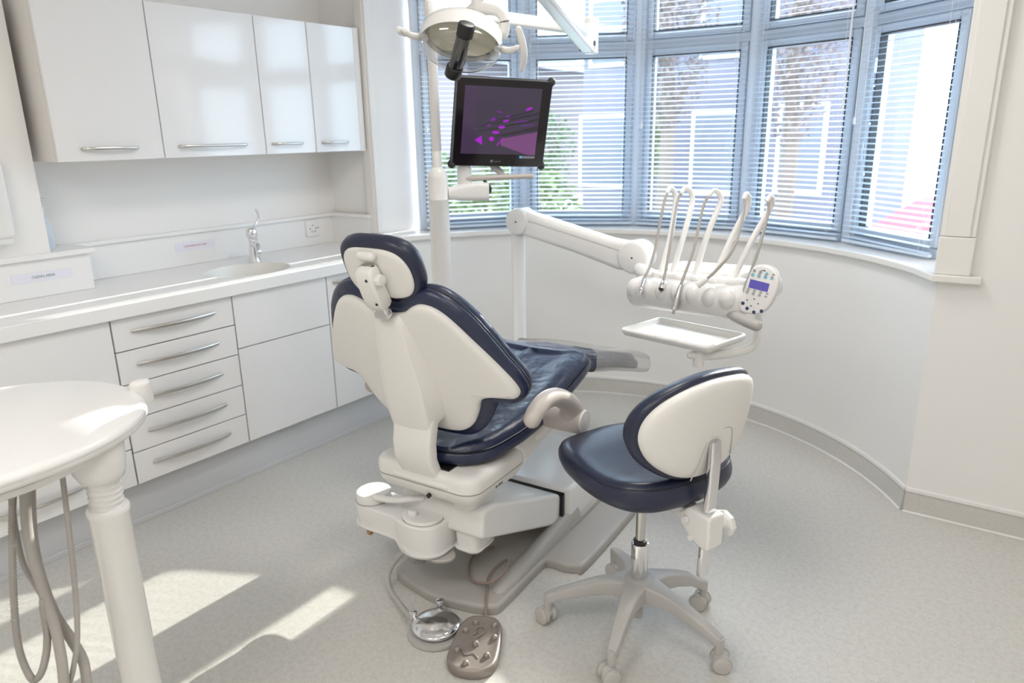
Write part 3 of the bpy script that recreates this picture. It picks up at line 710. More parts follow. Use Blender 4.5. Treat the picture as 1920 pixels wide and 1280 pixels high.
P('neck_bracket', m, CHROME, bevel=.0015)
# armrests (hooked arms with pivot cap)
for s in (1, -1):
    x = .345*s if s > 0 else -.318
    pts = [(x, .020, .708), (x, .042, .724), (x, .095, .741), (x, .160, .732), (x, .225, .700), (x, .272, .658), (x, .285, .610)]
    if s < 0: pts = [(x, y+.045*(1-k/6), z-.022*(1-k/6)) for k, (x, y, z) in enumerate(pts)]
    m = M().tube(pts, [.026, .0275, .028, .029, .031, .036, .040], 18, 6, flat=1.0, up=(s, 0, 0)); AR = P('armrest', m, TAUPE, ang=60)
    m = M().cyl((x - .10*s, .285, .612), (x + .040*s, .285, .612), .042, 28, bev=.006); P('pivot', m, TAUPE, AR)
    m = M().lathe([(0, 0), (.040, .0), (.038, .004), (.0, .009)], (x + .039*s, .285, .612), (s, 0, 0), 28); P('pivot_cap', m, WHITEP, AR)
    m = M().tube([(x - .09*s, .285, .60), (x - .11*s, .29, .565), (x-.15*s, .30, .53)], .028, 14); P('bracket', m, CREAM, AR)
# clear dust cover on the foot end
DC = thing('foot_cover', 'clear plastic dust sheet stretched over the foot end of the dental chair', 'cover', (-1.60, 2.75, .5), R(5))
m = M(); rings = []
for (y, ex, ez, lift) in ((.80, .010, .010, .0), (.90, .012, .012, 0), (1.05, .013, .012, 0), (1.2, .014, .013, 0), (1.30, .015, .012, 0), (1.38, .018, .012, 0), (1.43, .022, .010, .003), (1.46, .016, .004, .012)):
    hw = interp(min(y, 1.30), hwp) + ex - .002; b = interp(y, zbt) - ez + lift; t = b + .078 + 2*ez - lift*3
    rings.append([Vector((a, y, (b+t)/2 + c)) for a, c in rrect(hw*2, t-b, min(.028, (t-b)*.45), 5)])
m.loft(rings, c0=False, c1=False); m.v = [CH.matrix_basis @ v for v in m.v]; m.build('sheet', PLAST, DC, ang=60)

# ------------------------------------------------------------------ foot controls on the floor
FD = thing('foot_control', 'round chrome foot control disc with grey tube on the floor, left of the pewter pedal', 'foot control', (-1.366, 1.395, 0))
c = Vector((-1.366, 1.395, 0))
m = M().lathe([(0, 0), (.088, 0), (.092, .004), (.090, .012), (.078, .016), (0, .016)], c, seg=48); m.build('base', GREYP, FD)
m = M().lathe([(0, .010), (.060, .012), (.074, .024), (.077, .032), (.074, .036), (.055, .041), (.03, .0445), (.008, .046), (0, .046)], c, seg=56); m.build('disc', CHROME, FD, ang=60)
for (dx, dy) in ((-.080, -.020), (-.052, .075)):
    m = M().b2((dx*1.0-.014, dy-.014, .002), (dx+.014, dy+.014, .026)); m.xf(Matrix.Translation(c)); v = m.build('valve_block', GREYP, FD, bevel=.004)
    m = M().lathe([(0, .026), (.011, .026), (.011, .046), (.013, .047), (.013, .052), (.008, .055), (0, .055)], c + Vector((dx, dy, 0)), seg=18); m.build('valve_cap', CHROME, FD)
m = M().tube([(-1.446, 1.37, .03), (-1.50, 1.392, .022), (-1.575, 1.425, .016), (-1.635, 1.452, .020), (-1.660, 1.474, .05), (-1.64, 1.487, .10), (-1.585, 1.488, .165), (-1.54, 1.49, .20)], .0085, 12); m.build('hose', GREYP, FD)
PD = thing('foot_switch', 'oval pewter foot switch with raised studs and looping brown cord on the floor', 'foot switch', (-1.21, 1.405, 0), R(28))
o = even(ccw([(p.x, p.y) for p in cr([(x, y, 0) for x, y in ((0, .125), (.04, .118), (.064, .085), (.072, .03), (.076, -.03), (.072, -.085), (.045, -.118), (0, -.127), (-.045, -.118), (-.072, -.085), (-.076, -.03), (-.072, .03), (-.064, .085), (-.04, .118))], 5, True)]), 80)
m = M(); m.puff(o, [('i', .004, 0), ('i', 0, .006), ('i', 0, .026), ('i', .003, .032), ('i', .009, .034), ('i', .014, .0325)] + [('s', s, .031 - .002*(1-s)) for s in (.75, .5, .25)], lambda x, y, h: (x, y, h), (0, 0)); BD = m.build('body', PEDAL, PD, world=False, ang=50)
for (x, y) in ((-.018, .085), (.042, .078), (-.043, .045), (.052, .022), (.0, -.012), (-.050, -.045), (.043, -.058), (-.012, -.098)):
    m = M().lathe([(0, .028), (.0115, .029), (.010, .036), (.007, .0415), (.003, .0435), (0, .044)], (x, y, 0), seg=18); m.build('stud', PEDAL, PD, world=False, ang=70)
m = M()
for pts in ([(-.04, -.035), (-.022, -.062), (.0, -.052), (.018, -.07)], [(-.016, .03), (-.004, .045), (-.01, .06), (.008, .068), (.018, .05), (.008, .028), (.0, .02)]):
    m.tube([(x, y, .0322) for x, y in pts], .0016, 6, 3)
m.build('embossed_symbol', PEDAL, PD, world=False)
m = M().tube([(-1.262, 1.513, .022), (-1.285, 1.545, .034), (-1.332, 1.61, .043), (-1.373, 1.676, .046), (-1.385, 1.746, .050), (-1.349, 1.752, .078), (-1.316, 1.684, .082), (-1.328, 1.619, .070), (-1.407, 1.622, .046), (-1.473, 1.684, .044), (-1.503, 1.762, .044), (-1.48, 1.83, .044)], .0048, 10, 8); m.build('cord', CORDB, PD)

# ------------------------------------------------------------------ operator stool
ST = thing('operator_stool', 'navy saddle stool with cream kidney backrest on a grey five-star base', 'stool', (-.862, 1.782, 0), math.atan2(.943, .33))
def Q(name, m, mt, parent=ST, **k): return m.build(name, mt, parent, world=False, **k)
cast = [(-.226, -.130), (.067, -.272), (.245, -.053), (-.216, .188), (.132, .259)]
# star base: hub plus five arms and castors
m = M().lathe([(0, .115), (.030, .115), (.045, .135), (.055, .165), (.052, .178), (.036, .190), (0, .192)], seg=36); HUB = Q('hub', m, STARG, ang=50)
for (x, y) in cast:
    a = math.atan2(y, x); L = math.hypot(x, y); L = L*.985; rot = Matrix.Rotation(a, 4, 'Z')
    m = M(); rings = []
    for (t, hw, zt_, zb2) in ((.02, .042, .186, .125), (.05, .034, .184, .126), (.09, .025, .178, .128), (.14, .021, .166, .122), (.19, .0185, .148, .108), (L-.03, .016, .124, .090), (L-.008, .0155, .114, .078), (L+.004, .013, .108, .076)):
        rings.append([Vector((t, p, (zt_+zb2)/2 + q)) for p, q in rrect(hw*2, zt_-zb2, .006, 3)])
    m.loft(rings); m.xf(rot); arm = Q('star_arm', m, STARG, ang=50)
    m = M().cyl((L, 0, .052), (L, 0, .105), .0125, 18, r2=.0145); m.xf(rot); Q('stem', m, STARG, arm)
    dirn = Vector((math.cos(a*2.3+.8), math.sin(a*2.3+.8), 0))
    if (x, y) == cast[0]: dirn = Vector((.3, .95, 0)).normalized()
    p = Vector((x*.985, y*.985, 0)) + Vector((-dirn.y, dirn.x, 0))*.008
    m = M()
    for s in (-1, 1):
        m.lathe([(0, s*.006), (.020, s*.006), (.0265, s*.008), (.0275, s*.012), (.0275, s*.024), (.025, s*.028), (.020, s*.0295), (0, s*.0295)], p + Vector((0, 0, .0275)), dirn, 30)
    cs = Q('castor', m, WHEEL, ang=40)
    for s in (-1, 1):
        m = M(); m.lathe([(.0262, s*.0272), (.0285, s*.0245), (.0285, s*.019), (.0262, s*.019)], p + Vector((0, 0, .0285)), dirn, 30); Q('tread', m, GREYP, cs)
    m = M(); m.sphere(p + Vector((0, 0, .036)), .024, 16, 10, (1, 1, .9)); Q('hood', m, STARG, cs)
m = M().cyl((0, 0, .045), (0, 0, .12), .016, 20); Q('cylinder_end', m, GREYP, HUB)
m = M().lathe([(0, .182), (.0255, .182), (.0265, .186), (.0265, .300), (.0255, .306), (.019, .308), (0, .308)], seg=32); Q('gas_sleeve', m, CHROME)
m = M().lathe([(.0165, .306), (.021, .308), (.021, .316), (.0165, .318)], seg=28); Q('seal_ring', m, DARK)
m = M().cyl((0, 0, .30), (0, 0, .53), .0145, 24); Q('piston', m, BRUSH)
# seat
so = [(0, -.228), (.075, -.222), (.15, -.200), (.205, -.150), (.228, -.075), (.226, .0), (.210, .08), (.185, .16), (.140, .225), (.08, .255), (0, .262)]
o = even(ccw(mirror([(max(0, p.x), p.y) for p in cr([(x, y, 0) for x, y in so], 6)])), 120)
def sf(x, y, h):
    w = max(0, min(1, (h-.05)/.02))
    sad = .016*(x/.2)**2*w - .010*math.exp(-((y+.02)/.12)**2)*w + .02*max(0, (-y-.10)/.12)*w - .012*max(0, (y-.1)/.15)*w
    return (x, y, .530 + h + sad + .10*max(0, -y-.05)*0)
m = M(); m.puff(o, [('s', .6, 0), ('i', .05, 0), ('i', .025, .004), ('i', .009, .016), ('i', .001, .034), ('i', 0, .047), ('i', .006, .060), ('i', .018, .071), ('i', .034, .077)] + [('s', s, .079 + .006*(1-s)) for s in (.74, .64, .54, .42, .3, .18, .08)], sf, (0, .01)); SE = Q('seat', m, NAVY, ang=70)
m = M(); q = inset(o, .0085); pts = [Vector(sf(x, y, .0635)) for x, y in q]; pts.append(pts[0]); m.tube(pts, .0013, 5, 1, rnd=False); Q('seam', m, PIPE, SE)
m = M(); m.slab(rrect(.24, .24, .05, 5), .515, .535, .008); Q('seat_pan', m, BLACK, SE)
# backrest
bh = [(-.02, .908), (.06, .902), (.135, .884), (.172, .855), (.182, .80), (.168, .735), (.130, .680), (.07, .648), (0, .632), (-.065, .637), (-.13, .662), (-.185, .705), (-.216, .755), (-.222, .80), (-.205, .842), (-.165, .876), (-.10, .900)]
o = even(ccw([(p.x, p.y) for p in cr([(x, y, 0) for x, y in bh], 6, True)]), 120)
def sb_(x, z, h):
    w = max(0, abs(x+.02)-.03)
    return Vector((x, -.232 + 1.25*w*w - .12*(z-.76) - h, z))
m = M(); m.puff(o, [('i', .0, 0), ('i', 0, .012), ('i', .003, .020), ('i', .010, .026), ('i', .022, .029)] + [('s', s, .030 + .005*(1-s)) for s in (.75, .55, .35, .15)], sb_, (-.02, .77)); SB = Q('backrest_shell', m, CREAM, ang=70)
ou2 = inset(o, -.013)
m = M(); m.puff(ou2, [('s', .9, .003), ('i', .012, .004), ('i', .003, .001), ('i', 0, -.010), ('i', 0, -.026), ('i', .006, -.040), ('i', .02, -.050), ('s', .8, -.054), ('s', .5, -.058), ('s', .2, -.06)], sb_, (-.02, .77)); Q('backrest_cushion', m, NAVY, ang=70)
m = M(); m.tube([sb_(x, z, .0325) for x, z in ((-.075, .640), (-.055, .685), (-.04, .735), (-.02, .762), (.03, .768), (.060, .755), (.07, .715), (.075, .675))], .0016, 6, 6); Q('cover_seam', m, GREYP, SB)
# back post, clamp block, knob, bracket
m = M(); rings = []
for z, y, hw in ((.742, -.268, .016), (.70, -.270, .018), (.62, -.268, .018), (.50, -.262, .018), (.42, -.258, .018), (.345, -.255, .018), (.338, -.255, .016)):
    rings.append([Vector((-.012 + a, y + b, z)) for a, b in rrect(hw*2, .020, .006, 4)])
m.loft(rings); Q('back_post', m, CHROME, ang=50)
side_ = [(-.292, .535), (-.292, .440), (-.280, .432), (-.228, .448), (-.19, .482), (-.185, .515), (-.22, .538)]
m = M().prism(side_, lambda y, z: (-.043, y, z), lambda y, z: (.018, y, z)); CB = Q('clamp_block', m, WHITEP, bevel=.007)
m = M().prism([(-.20, .525), (-.20, .488), (-.10, .500), (-.04, .515), (-.04, .535)], lambda y, z: (-.04, y, z), lambda y, z: (.015, y, z)); Q('bracket', m, WHITEP, CB, bevel=.005)
m = M().cyl((.02, -.258, .475), (.052, -.258, .475), .011, 14); kn = Q('clamp_knob', m, WHITEP, CB)
m = M(); m.lathe([(0, .048), (.030, .050), (.038, .054), (.038, .066), (.030, .068), (.028, .060), (0, .058)], (.0, -.258, .475), (1, 0, 0), 8); Q('knob_rim', m, WHITEP, kn, ang=20)
m = M().cyl((-.045, -.215, .50), (-.052, -.215, .50), .010, 16); m.cyl((-.045, -.235, .455), (-.05, -.235, .455), .008, 14); Q('pin', m, WHITEP, CB)
m = M().tube([(-.03+.008*math.cos(t*1.3), -.19+.006*t*.5-.0, .530+.008*math.sin(t*1.3)) for t in range(0, 12)], .002, 6, 2); Q('spring', m, STEEL, CB)

# ------------------------------------------------------------------ delivery unit
DU = thing('delivery_unit', 'white dental delivery unit on a swing arm, with handpiece holders and keypad', 'delivery unit', (-1.93, 2.63, 0))
DC_, DA, DB = Vector((-1.0, 2.36, 0)), Vector((.978, -.208, 0)), Vector((.208, .978, 0))
def dl(a, b, z): return DC_ + DA*a + DB*b + Vector((0, 0, z))
def dt(a, b, z): return dl(a, b, z + .055*a)          # the head sits slightly tilted
px_, py_ = -1.93, 2.63
m = M().lathe([(0, 0), (.11, 0), (.11, .012), (.05, .03), (.0315, .06), (.0315, 1.02), (.0325, 1.02), (.0325, 1.024), (.0315, 1.024), (.0315, 1.13), (.026, 1.165), (.014, 1.180), (0, 1.183)], (px_, py_, 0), seg=36); m.build('pole', WHITEG, DU, ang=40)
J0 = Vector((-1.905, 2.625, 1.135)); J1 = Vector((-1.345, 2.655, 1.020))
ad = (J1-J0).normalized(); an = Vector((ad.y, -ad.x, 0)).normalized(); au = ad.cross(an)*-1
if au.z < 0: au = -au
def ar(t, s, h): return J0 + (J1-J0)*t + an*s + au*h
m = M(); rings = []
for t, hh_, o_ in ((-.02, .048, 0), (.0, .052, 0), (.12, .053, -.002), (.5, .052, -.006), (.78, .055, -.012), (.88, .060, -.012), (.97, .062, -.004), (1.0, .062, 0)):
    rings.append([ar(t, p, q + o_) for p, q in rrect(.082, hh_*2, .022, 5)])
m.loft(rings); AM = m.build('swing_arm', WHITEG, DU, ang=50)
m = M()
for s in (1,):
    m.loft([[ar(.10, .0412, .018), ar(.10, .0418, .018), ar(.10, .0418, .020), ar(.10, .0412, .020)], [ar(.93, .0412, .010), ar(.93, .0418, .010), ar(.93, .0418, .012), ar(.93, .0412, .012)]])
m.build('cover_seam', GREYP, AM)
m = M().cyl(J0 + an*-.048, J0 + an*.050, .058, 36, bev=.010); m.build('elbow_cap', WHITEG, AM, ang=50)
m = M().cyl(J1 + an*-.052, J1 + an*.054, .068, 40, bev=.012); m.build('elbow_cap', WHITEG, AM, ang=50)
m = M().cyl(J0 + an*.050, J0 + an*.0512, .004, 10); m.cyl(J1 + an*.054, J1 + an*.0552, .004, 10); m.build('screw', DARK, AM)
m = M().tube([J1 + Vector((.02, -.01, -.03)), J1 + Vector((.06, -.05, -.055)), dl(-.20, .16, .935)], [.035, .032, .035], 16); m.build('head_bracket', WHITEG, DU)
# head body
m = M(); rings = []
for b, w, h, z, r in ((-.022, .40, .062, .938, .030), (-.012, .455, .090, .939, .043), (.0, .485, .106, .940, .050), (.03, .497, .112, .942, .050), (.10, .497, .106, .947, .045), (.22, .49, .096, .955, .040), (.285, .47, .080, .960, .035), (.31, .43, .056, .962, .025)):
    rings.append([dt(-.027 + p, b, z + q) for p, q in rrect(w, h, r, 6)])
m.loft(rings); HB = m.build('head', WHITEP, DU, ang=60)
m = M()
for k in range(7):
    a = -.225 + .066*k
    m.sphere(dt(a, -.006, .957), .036, 18, 12, (.86, .86, 1.05))
m.build('holder_lobes', WHITEP, HB, ang=70)
m = M(); rings = []
for z, e in ((.985, 0), (1.004, 0), (1.012, .008), (1.015, .02)):
    rings.append([dt(-.03 + p, .075 + q, z) for p, q in rrect(.43-2*e, .075-2*e*.6, .03-e*.5, 5)])
m.loft(rings); m.build('holder_rail', WHITEP, HB, ang=60)
m = M()
for k in range(6): m.sphere(dt(-.20 + .07*k, .05, 1.002), .024, 14, 8, (1, .8, .6))
m.build('holder_saddles', WHITEP, HB, ang=70)
m = M(); m.slab(rrect(.40, .185, .04, 6, -.03, .205), 1.000, 1.026, .012, lambda x, y, z: dt(x, y, z), r0=0); m.build('top_plate', WHITEP, HB, ang=60)
# keypad
kz = [(.236, 1.082), (.272, 1.088), (.306, 1.076), (.326, 1.045), (.326, 1.005), (.312, .962), (.285, .934), (.245, .928), (.216, .934), (.211, .965), (.217, 1.02), (.224, 1.06)]
o = [(p.x, p.y) for p in cr([(x, y, 0) for x, y in kz], 5, True)]
m = M(); m.slab(o, .0, .026, .008, lambda x, y, z: dl(x, .040 - z + .25*(y-1.0), y), r0=.008); KP = m.build('keypad', WHITEP, DU, ang=60)
def kp(u, v, e=0): return dl(.224 + .088*u, .0135 - e + .25*((.938+.138*v)-1.0), .938 + .138*v - .008*u + .010*v*0) + DA*(.010*(v-.5))
LCD = mat('lcd_blue', (.02, .02, .08), .2, emis=(.11, .085, .36), estr=.8)
m = M(); m.loft([[kp(.06, .74), kp(.94, .74), kp(.94, .545), kp(.06, .545)], [kp(.06, .74, .0012), kp(.94, .74, .0012), kp(.94, .545, .0012), kp(.06, .545, .0012)]]); m.build('lcd_screen', LCD, KP)
def keys(L, mt, r, name='buttons'):
    m = M()
    for u, v in L: c = kp(u, v); m.cyl(c, c - DB*.0016 , r, 14)
    m.build(name, mt, KP)
keys([(.1+.26*k, .885+.0*k) for k in (1, 2, 3)] + [(.12+.26*k, .945) for k in (0, 1, 3)], mat('key_grey', (.42, .42, .43), .4), .0052)
keys([(.1+.26*k, .845) for k in range(4)] + [(.64, .935)], mat('key_cyan', (.28, .60, .75), .4), .0060)
keys([(.08+.26*k, .50) for k in range(4)] + [(.06+.26*k, .43) for k in range(4)], mat('key_pale', (.50, .49, .47), .4), .0055)
keys([(.02, .16), (.24, .07), (.54, .03), (.82, .10)], mat('key_navy', (.05, .07, .16), .35), .0060)
keys([(.42, .32), (.15, .26), (.62, .24), (.36, .15)], DARK, .0022, 'arrow_keys')
lettering('logo_lettering', 'a-dec', .0075, frame(kp(.48, 1.0, .0015), DA, (0, 0, 1)), DARK, KP)
# handle and tray bracket
m = M().tube([dl(.165, .03, .922), dl(.19, -.0, .915), dl(.245, -.02, .909), dl(.298, -.035, .905)], [.022, .020, .0195, .0195], 18, flat=.95); m.build('grab_handle', GREYP, DU)
m = M().tube([dl(.19, .15, .93), dl(.20, .15, .86), dl(.198, .145, .79), dl(.165, .12, .758), dl(.09, .04, .742), dl(.04, -.01, .742)], [.013, .013, .014, .016, .018, .014], 14); m.build('tray_arm', WHITEG, DU)
m = M().cyl(dl(.06, .01, .70), dl(.06, .01, .765), .020, 24, bev=.003); m.build('tray_pivot', WHITEG, DU)
# whip arms
whip = [[(-.172, .080, 1.005), (-.180, .140, 1.135), (-.203, .190, 1.249), (-.209, .188, 1.290), (-.212, .165, 1.305), (-.209, .145, 1.290)],
        [(-.123, .080, 1.003), (-.116, .140, 1.160), (-.128, .190, 1.255), (-.136, .188, 1.292), (-.143, .165, 1.308), (-.143, .145, 1.293)],
        [(-.025, .080, 1.008), (-.014, .140, 1.169), (-.008, .190, 1.258), (-.014, .188, 1.290), (-.021, .165, 1.304), (-.026, .145, 1.288)],
        [(.055, .080, 1.008), (.084, .140, 1.159), (.102, .185, 1.245), (.105, .188, 1.282), (.106, .168, 1.298), (.110, .150, 1.285)],
        [(.130, .080, 1.008), (.158, .140, 1.148), (.182, .185, 1.236), (.193, .190, 1.278), (.197, .168, 1.294), (.198, .150, 1.282)]]
for w in whip:
    m = M().tube([dl(*p) for p in w], [.0105, .0105, .0100, .0095, .0085, .0075], 12, 6); m.build('whip_arm', WHITEG, DU)
# tray
TR = thing('instrument_tray', 'empty shallow white tray with rounded rim below the handpieces', 'tray', tuple(dl(-.05, .06, .78)))
ct = [(-.262, -.078), (.135, -.070), (.132, .245), (-.268, .20)]
tx = lambda x, y, z: dl(x, y, z)
o = rrect(.385, .255, .030, 7, -.06, .075)
def tm(x, y, z): return dl(x, y + .06*(x+.06), z)
m = M(); rings = [[tm(*p, z) for p in inset(ccw(o), d)] for d, z in ((.022, .767), (.010, .771), (.002, .784), (0, .790), (.001, .794), (.006, .797), (.012, .796), (.016, .790), (.022, .781), (.026, .777))]
m.loft(rings); m.build('tray_body', WHITEG, TR, ang=60)
# handpieces
hpd = ['first handpiece from the left, chrome with narrow angled tip, hanging on its whip arm', 'second handpiece from the left, short chrome coupling with black end', 'third handpiece from the left, long steel motor hanging lowest with slim nose',
       'fourth handpiece from the left, white syringe body with open end resting across the lobes', 'fifth handpiece from the left, hanging beside the keypad with its end hidden']
hp = [[(-.209, .147, 1.291), (-.205, .120, 1.242), (-.181, .040, 1.066), (-.170, -.020, .995), (-.166, -.048, .936)],
      [(-.143, .147, 1.294), (-.146, .125, 1.262), (-.105, .040, 1.133), (-.085, -.012, 1.024), (-.078, -.045, .963)],
      [(-.026, .147, 1.289), (-.031, .120, 1.250), (-.008, .040, 1.105), (-.010, -.020, .992), (-.016, -.050, .890)],
      [(.110, .152, 1.286), (.124, .130, 1.240), (.150, .040, 1.130), (.116, -.012, 1.052), (.076, -.048, 1.005)],
      [(.198, .152, 1.283), (.209, .140, 1.242), (.222, .075, 1.131), (.216, .045, 1.05), (.205, .03, .965)]]
for k, h in enumerate(hp):
    p = [dl(*q) for q in h]
    H = thing('dental_handpiece', hpd[k], 'handpiece', tuple(p[-1]), group='handpieces on the delivery unit')
    full = cr(p, 10); n = len(full); cut = int(n*(.74 if k in (0, 2) else .84 if k in (1, 3) else .8))
    m = M().tube(full[:cut+1], .0052, 10, 1); m.build('hose', HOSE, H)
    b = full[cut:]; d = (b[-1]-b[0]).normalized(); L = (b[-1]-b[0]).length
    if k == 0: pr = [(0, 0), (.007, 0), (.0085, .1), (.0095, .45), (.0115, .62), (.0105, .72), (.006, .76), (.006, .86), (.0045, .88), (.0035, 1.0), (0, 1.0)]
    elif k == 2: pr = [(0, 0), (.0065, 0), (.0085, .12), (.0105, .35), (.0115, .40), (.0115, .78), (.0125, .79), (.0125, .86), (.006, .87), (.005, 1.0), (0, 1.0)]
    elif k == 1: pr = [(0, 0), (.007, 0), (.010, .1), (.0105, .6), (.011, .75), (.0, .76)]
    elif k == 3: pr = [(0, 0), (.007, 0), (.011, .2), (.0115, .96), (.0095, 1.0), (.007, .98), (0, .96)]
    else: pr = [(0, 0), (.007, 0), (.0095, .15), (.010, .9), (.0, 1.0)]
    m = M().lathe([(r, z*L) for r, z in pr], b[0], d, 20); bd = m.build('grip', WHITEP if k == 3 else CHROME if k < 2 else BRUSH, H, ang=40)
    if k == 1: M().lathe([(0, .75*L), (.0095, .75*L), (.0095, .86*L), (.005, .87*L), (.0045, 1.0*L), (0, 1.0*L)], b[0], d, 16).build('coupling_end', BLACK, bd)
    if k == 3: M().lathe([(0, .985*L), (.0075, .985*L), (.0075, 1.004*L), (0, 1.004*L)], b[0], d, 16).build('coupling_end', DARK, bd)
    if k == 4: M().lathe([(0, .9*L), (.008, .9*L), (.008, 1.15*L), (0, 1.16*L)], b[0], d, 16).build('coupling_end', DARK, bd)

# ------------------------------------------------------------------ support unit, lamp and monitor on the pole
lx, ly = -1.973, 2.158
SU = thing('support_unit', 'white support column left of the dental chair with grey suction hose', 'support unit', (-2.0, 2.16, 0))
m = M(); m.slab(rrect(.22, .34, .07, 8, -2.0, 2.17), 0, .80, .05, r0=.01); sb2 = m.build('body', WHITEP, SU, ang=60)
m = M(); m.slab(ell(.05, .05, 28, -2.045, 2.06), .79, .875, .02, r0=0); m.build('hose_holder', WHITEP, SU, ang=60)
m = M().tube([(-2.10, 2.085, .80), (-2.115, 2.09, .95), (-2.09, 2.095, 1.025), (-2.063, 2.10, 1.014), (-2.041, 2.098, .972), (-2.028, 2.09, .919), (-2.022, 2.082, .86)], [.010, .010, .010, .010, .010, .013, .016], 14); m.build('suction_hose', HOSE, SU)
DL = thing('dental_light', 'white dental operating lamp with clear shield on a tall pole and jointed arms', 'dental lamp', (lx, ly, .80))
m = M().lathe([(0, .801), (.040, .801), (.040, 1.262), (.0405, 1.263), (.0405, 1.266), (.040, 1.267), (.040, 1.345), (.036, 1.368), (.026, 1.382), (.0195, 1.388), (.0195, 1.447), (.0182, 1.449), (.0182, 1.451), (.0195, 1.453), (.0195, 1.93), (.024, 1.94), (.024, 1.985), (0, 1.985)], (lx, ly, 0), seg=36); m.build('pole', WHITEG, DL, ang=35)
pe = Vector((-1.74, 2.93, 1.935)); p0 = Vector((lx, ly, 1.962))
d = (pe-p0).normalized(); nx = Vector((d.y, -d.x, 0)).normalized()
m = M(); m.loft([[p0 + (pe-p0)*t + nx*a + Vector((0, 0, b)) for a, b in rrect(.038, .050, .012, 4)] for t in (-.02, .5, 1.0)]); m.build('fixed_arm', WHITEG, DL, ang=50)
m = M(); m.loft([[pe + nx*a + Vector((0, 0, z)) + d*b for a, b in rrect(.062, .05, .02, 5)] for z in (-.095, -.085, .04, .05)]); EB = m.build('elbow', WHITEG, DL, bevel=.004, ang=50)
q0 = pe + Vector((.0, -.03, -.055)); q1 = Vector((-1.40, 1.78, 2.09))
d2 = (q1-q0).normalized(); s2 = Vector((d2.y, -d2.x, 0)).normalized(); u2 = s2.cross(d2)
if u2.z < 0: u2 = -u2
m = M(); m.loft([[q0 + (q1-q0)*t + s2*a*w + u2*b*w for a, b in rrect(.060, .074, .014, 4)] for t, w in ((-.03, .8), (0, 1), (.5, 1), (.95, .95), (1, .9))]); FA = m.build('flex_arm', WHITEG, DL, ang=50)
m = M(); m.cyl(q0 - s2*.034 + u2*.0, q0 - s2*.030, .010, 12); m.cyl(q0 + s2*.0305 - u2*.02, q0 + s2*.0345 - u2*.02, .011, 12); m.build('rivet', BLACK, FA)
Hc = Vector((-1.392, 1.648, 1.770))          # lamp head centre
hx = Vector((.80, .60, -.16)).normalized(); hf = Vector((.45, -.62, -.64)).normalized(); hf = (hf - hx*hf.dot(hx)).normalized(); hu = hx.cross(hf); hu = hu if hu.z > 0 else -hu
def lh(x, f, u): return Hc + hx*x + hf*f + hu*u
m = M().tube([q1 + Vector((0, .03, 0)), Vector((-1.385, 1.715, 2.06)), Vector((-1.375, 1.70, 1.96)), Vector((-1.372, 1.698, 1.90)), Vector((-1.372, 1.70, 1.845))], [.030, .026, .021, .019, .022], 16); m.build('drop_arm', WHITEG, DL)
m = M().tube([Vector((-1.405, 1.70, 1.835)), Vector((-1.37, 1.70, 1.848)), Vector((-1.325, 1.722, 1.840)), Vector((-1.305, 1.73, 1.810)), Vector((-1.312, 1.725, 1.78))], [.020, .021, .015, .014, .019], 14, up=(0, 0, 1)); m.build('yoke', WHITEG, DL)
# housing bowl (opens towards the chair), reflector, shield, bulb cover, handles
m = M(); rings = []
for s, f in ((.25, -.085), (.55, -.078), (.80, -.055), (.93, -.025), (1.0, .0), (1.0, .012), (.96, .012), (.92, -.012), (.78, -.045), (.5, -.066), (.2, -.070)):
    rings.append([lh(.108*s*math.cos(2*PI*k/48), f, .068*s*math.sin(2*PI*k/48)) for k in range(48)])
m.fan_loft(rings, lh(0, -.087, 0), lh(0, -.071, 0)); LH = m.build('lamp_housing', WHITEG, DL, ang=60)
m = M(); rings = [[lh(.100*s*math.cos(2*PI*k/48), f, .062*s*math.sin(2*PI*k/48)) for k in range(48)] for s, f in ((.94, .0), (.85, -.025), (.65, -.050), (.4, -.062), (.15, -.066))]
m.fan_loft(rings, None, lh(0, -.067, 0)); m.build('reflector', REFL, LH, ang=70)
m = M(); rings = [[lh(.112*s*math.cos(2*PI*k/48), f, .074*s*math.sin(2*PI*k/48)) for k in range(48)] for s, f in ((1.0, -.02), (1.02, .02), (1.0, .045), (.92, .062), (.7, .074), (.4, .080))]
m.fan_loft(rings, None, lh(0, .082, 0)); m.build('shield', SHIELD, LH, ang=70)
m = M(); rings = []
for s_, f in ((1.005, -.02), (1.03, .0), (1.035, .022), (1.02, .038), (1.0, .047)):
    rings.append([lh(.112*s_*math.cos(R(18+144*k/28)), f, .074*s_*math.sin(R(18+144*k/28))) for k in range(29)] + [lh(.112*(s_-.025)*math.cos(R(162-144*k/28)), f-.002, .074*(s_-.025)*math.sin(R(162-144*k/28))) for k in range(29)])
m.loft(rings); m.build('visor', WHITEG, LH, ang=60)
m = M(); m.tube([lh(.012, .066, .060), lh(.003, .078, .0), lh(-.009, .080, -.050)], [.020, .0225, .021], 20, flat=.8, rnd=False); BC = m.build('bulb_tube', SMOKE, LH, ang=60)
m = M(); m.cyl(lh(.016, .060, .082), lh(.011, .068, .046), .023, 24, bev=.004); m.build('end_cap', BLACK, BC, ang=50)
m = M(); m.cyl(lh(-.007, .079, -.038), lh(-.014, .081, -.070), .0235, 24, bev=.004); m.build('end_cap', BLACK, BC, ang=50)
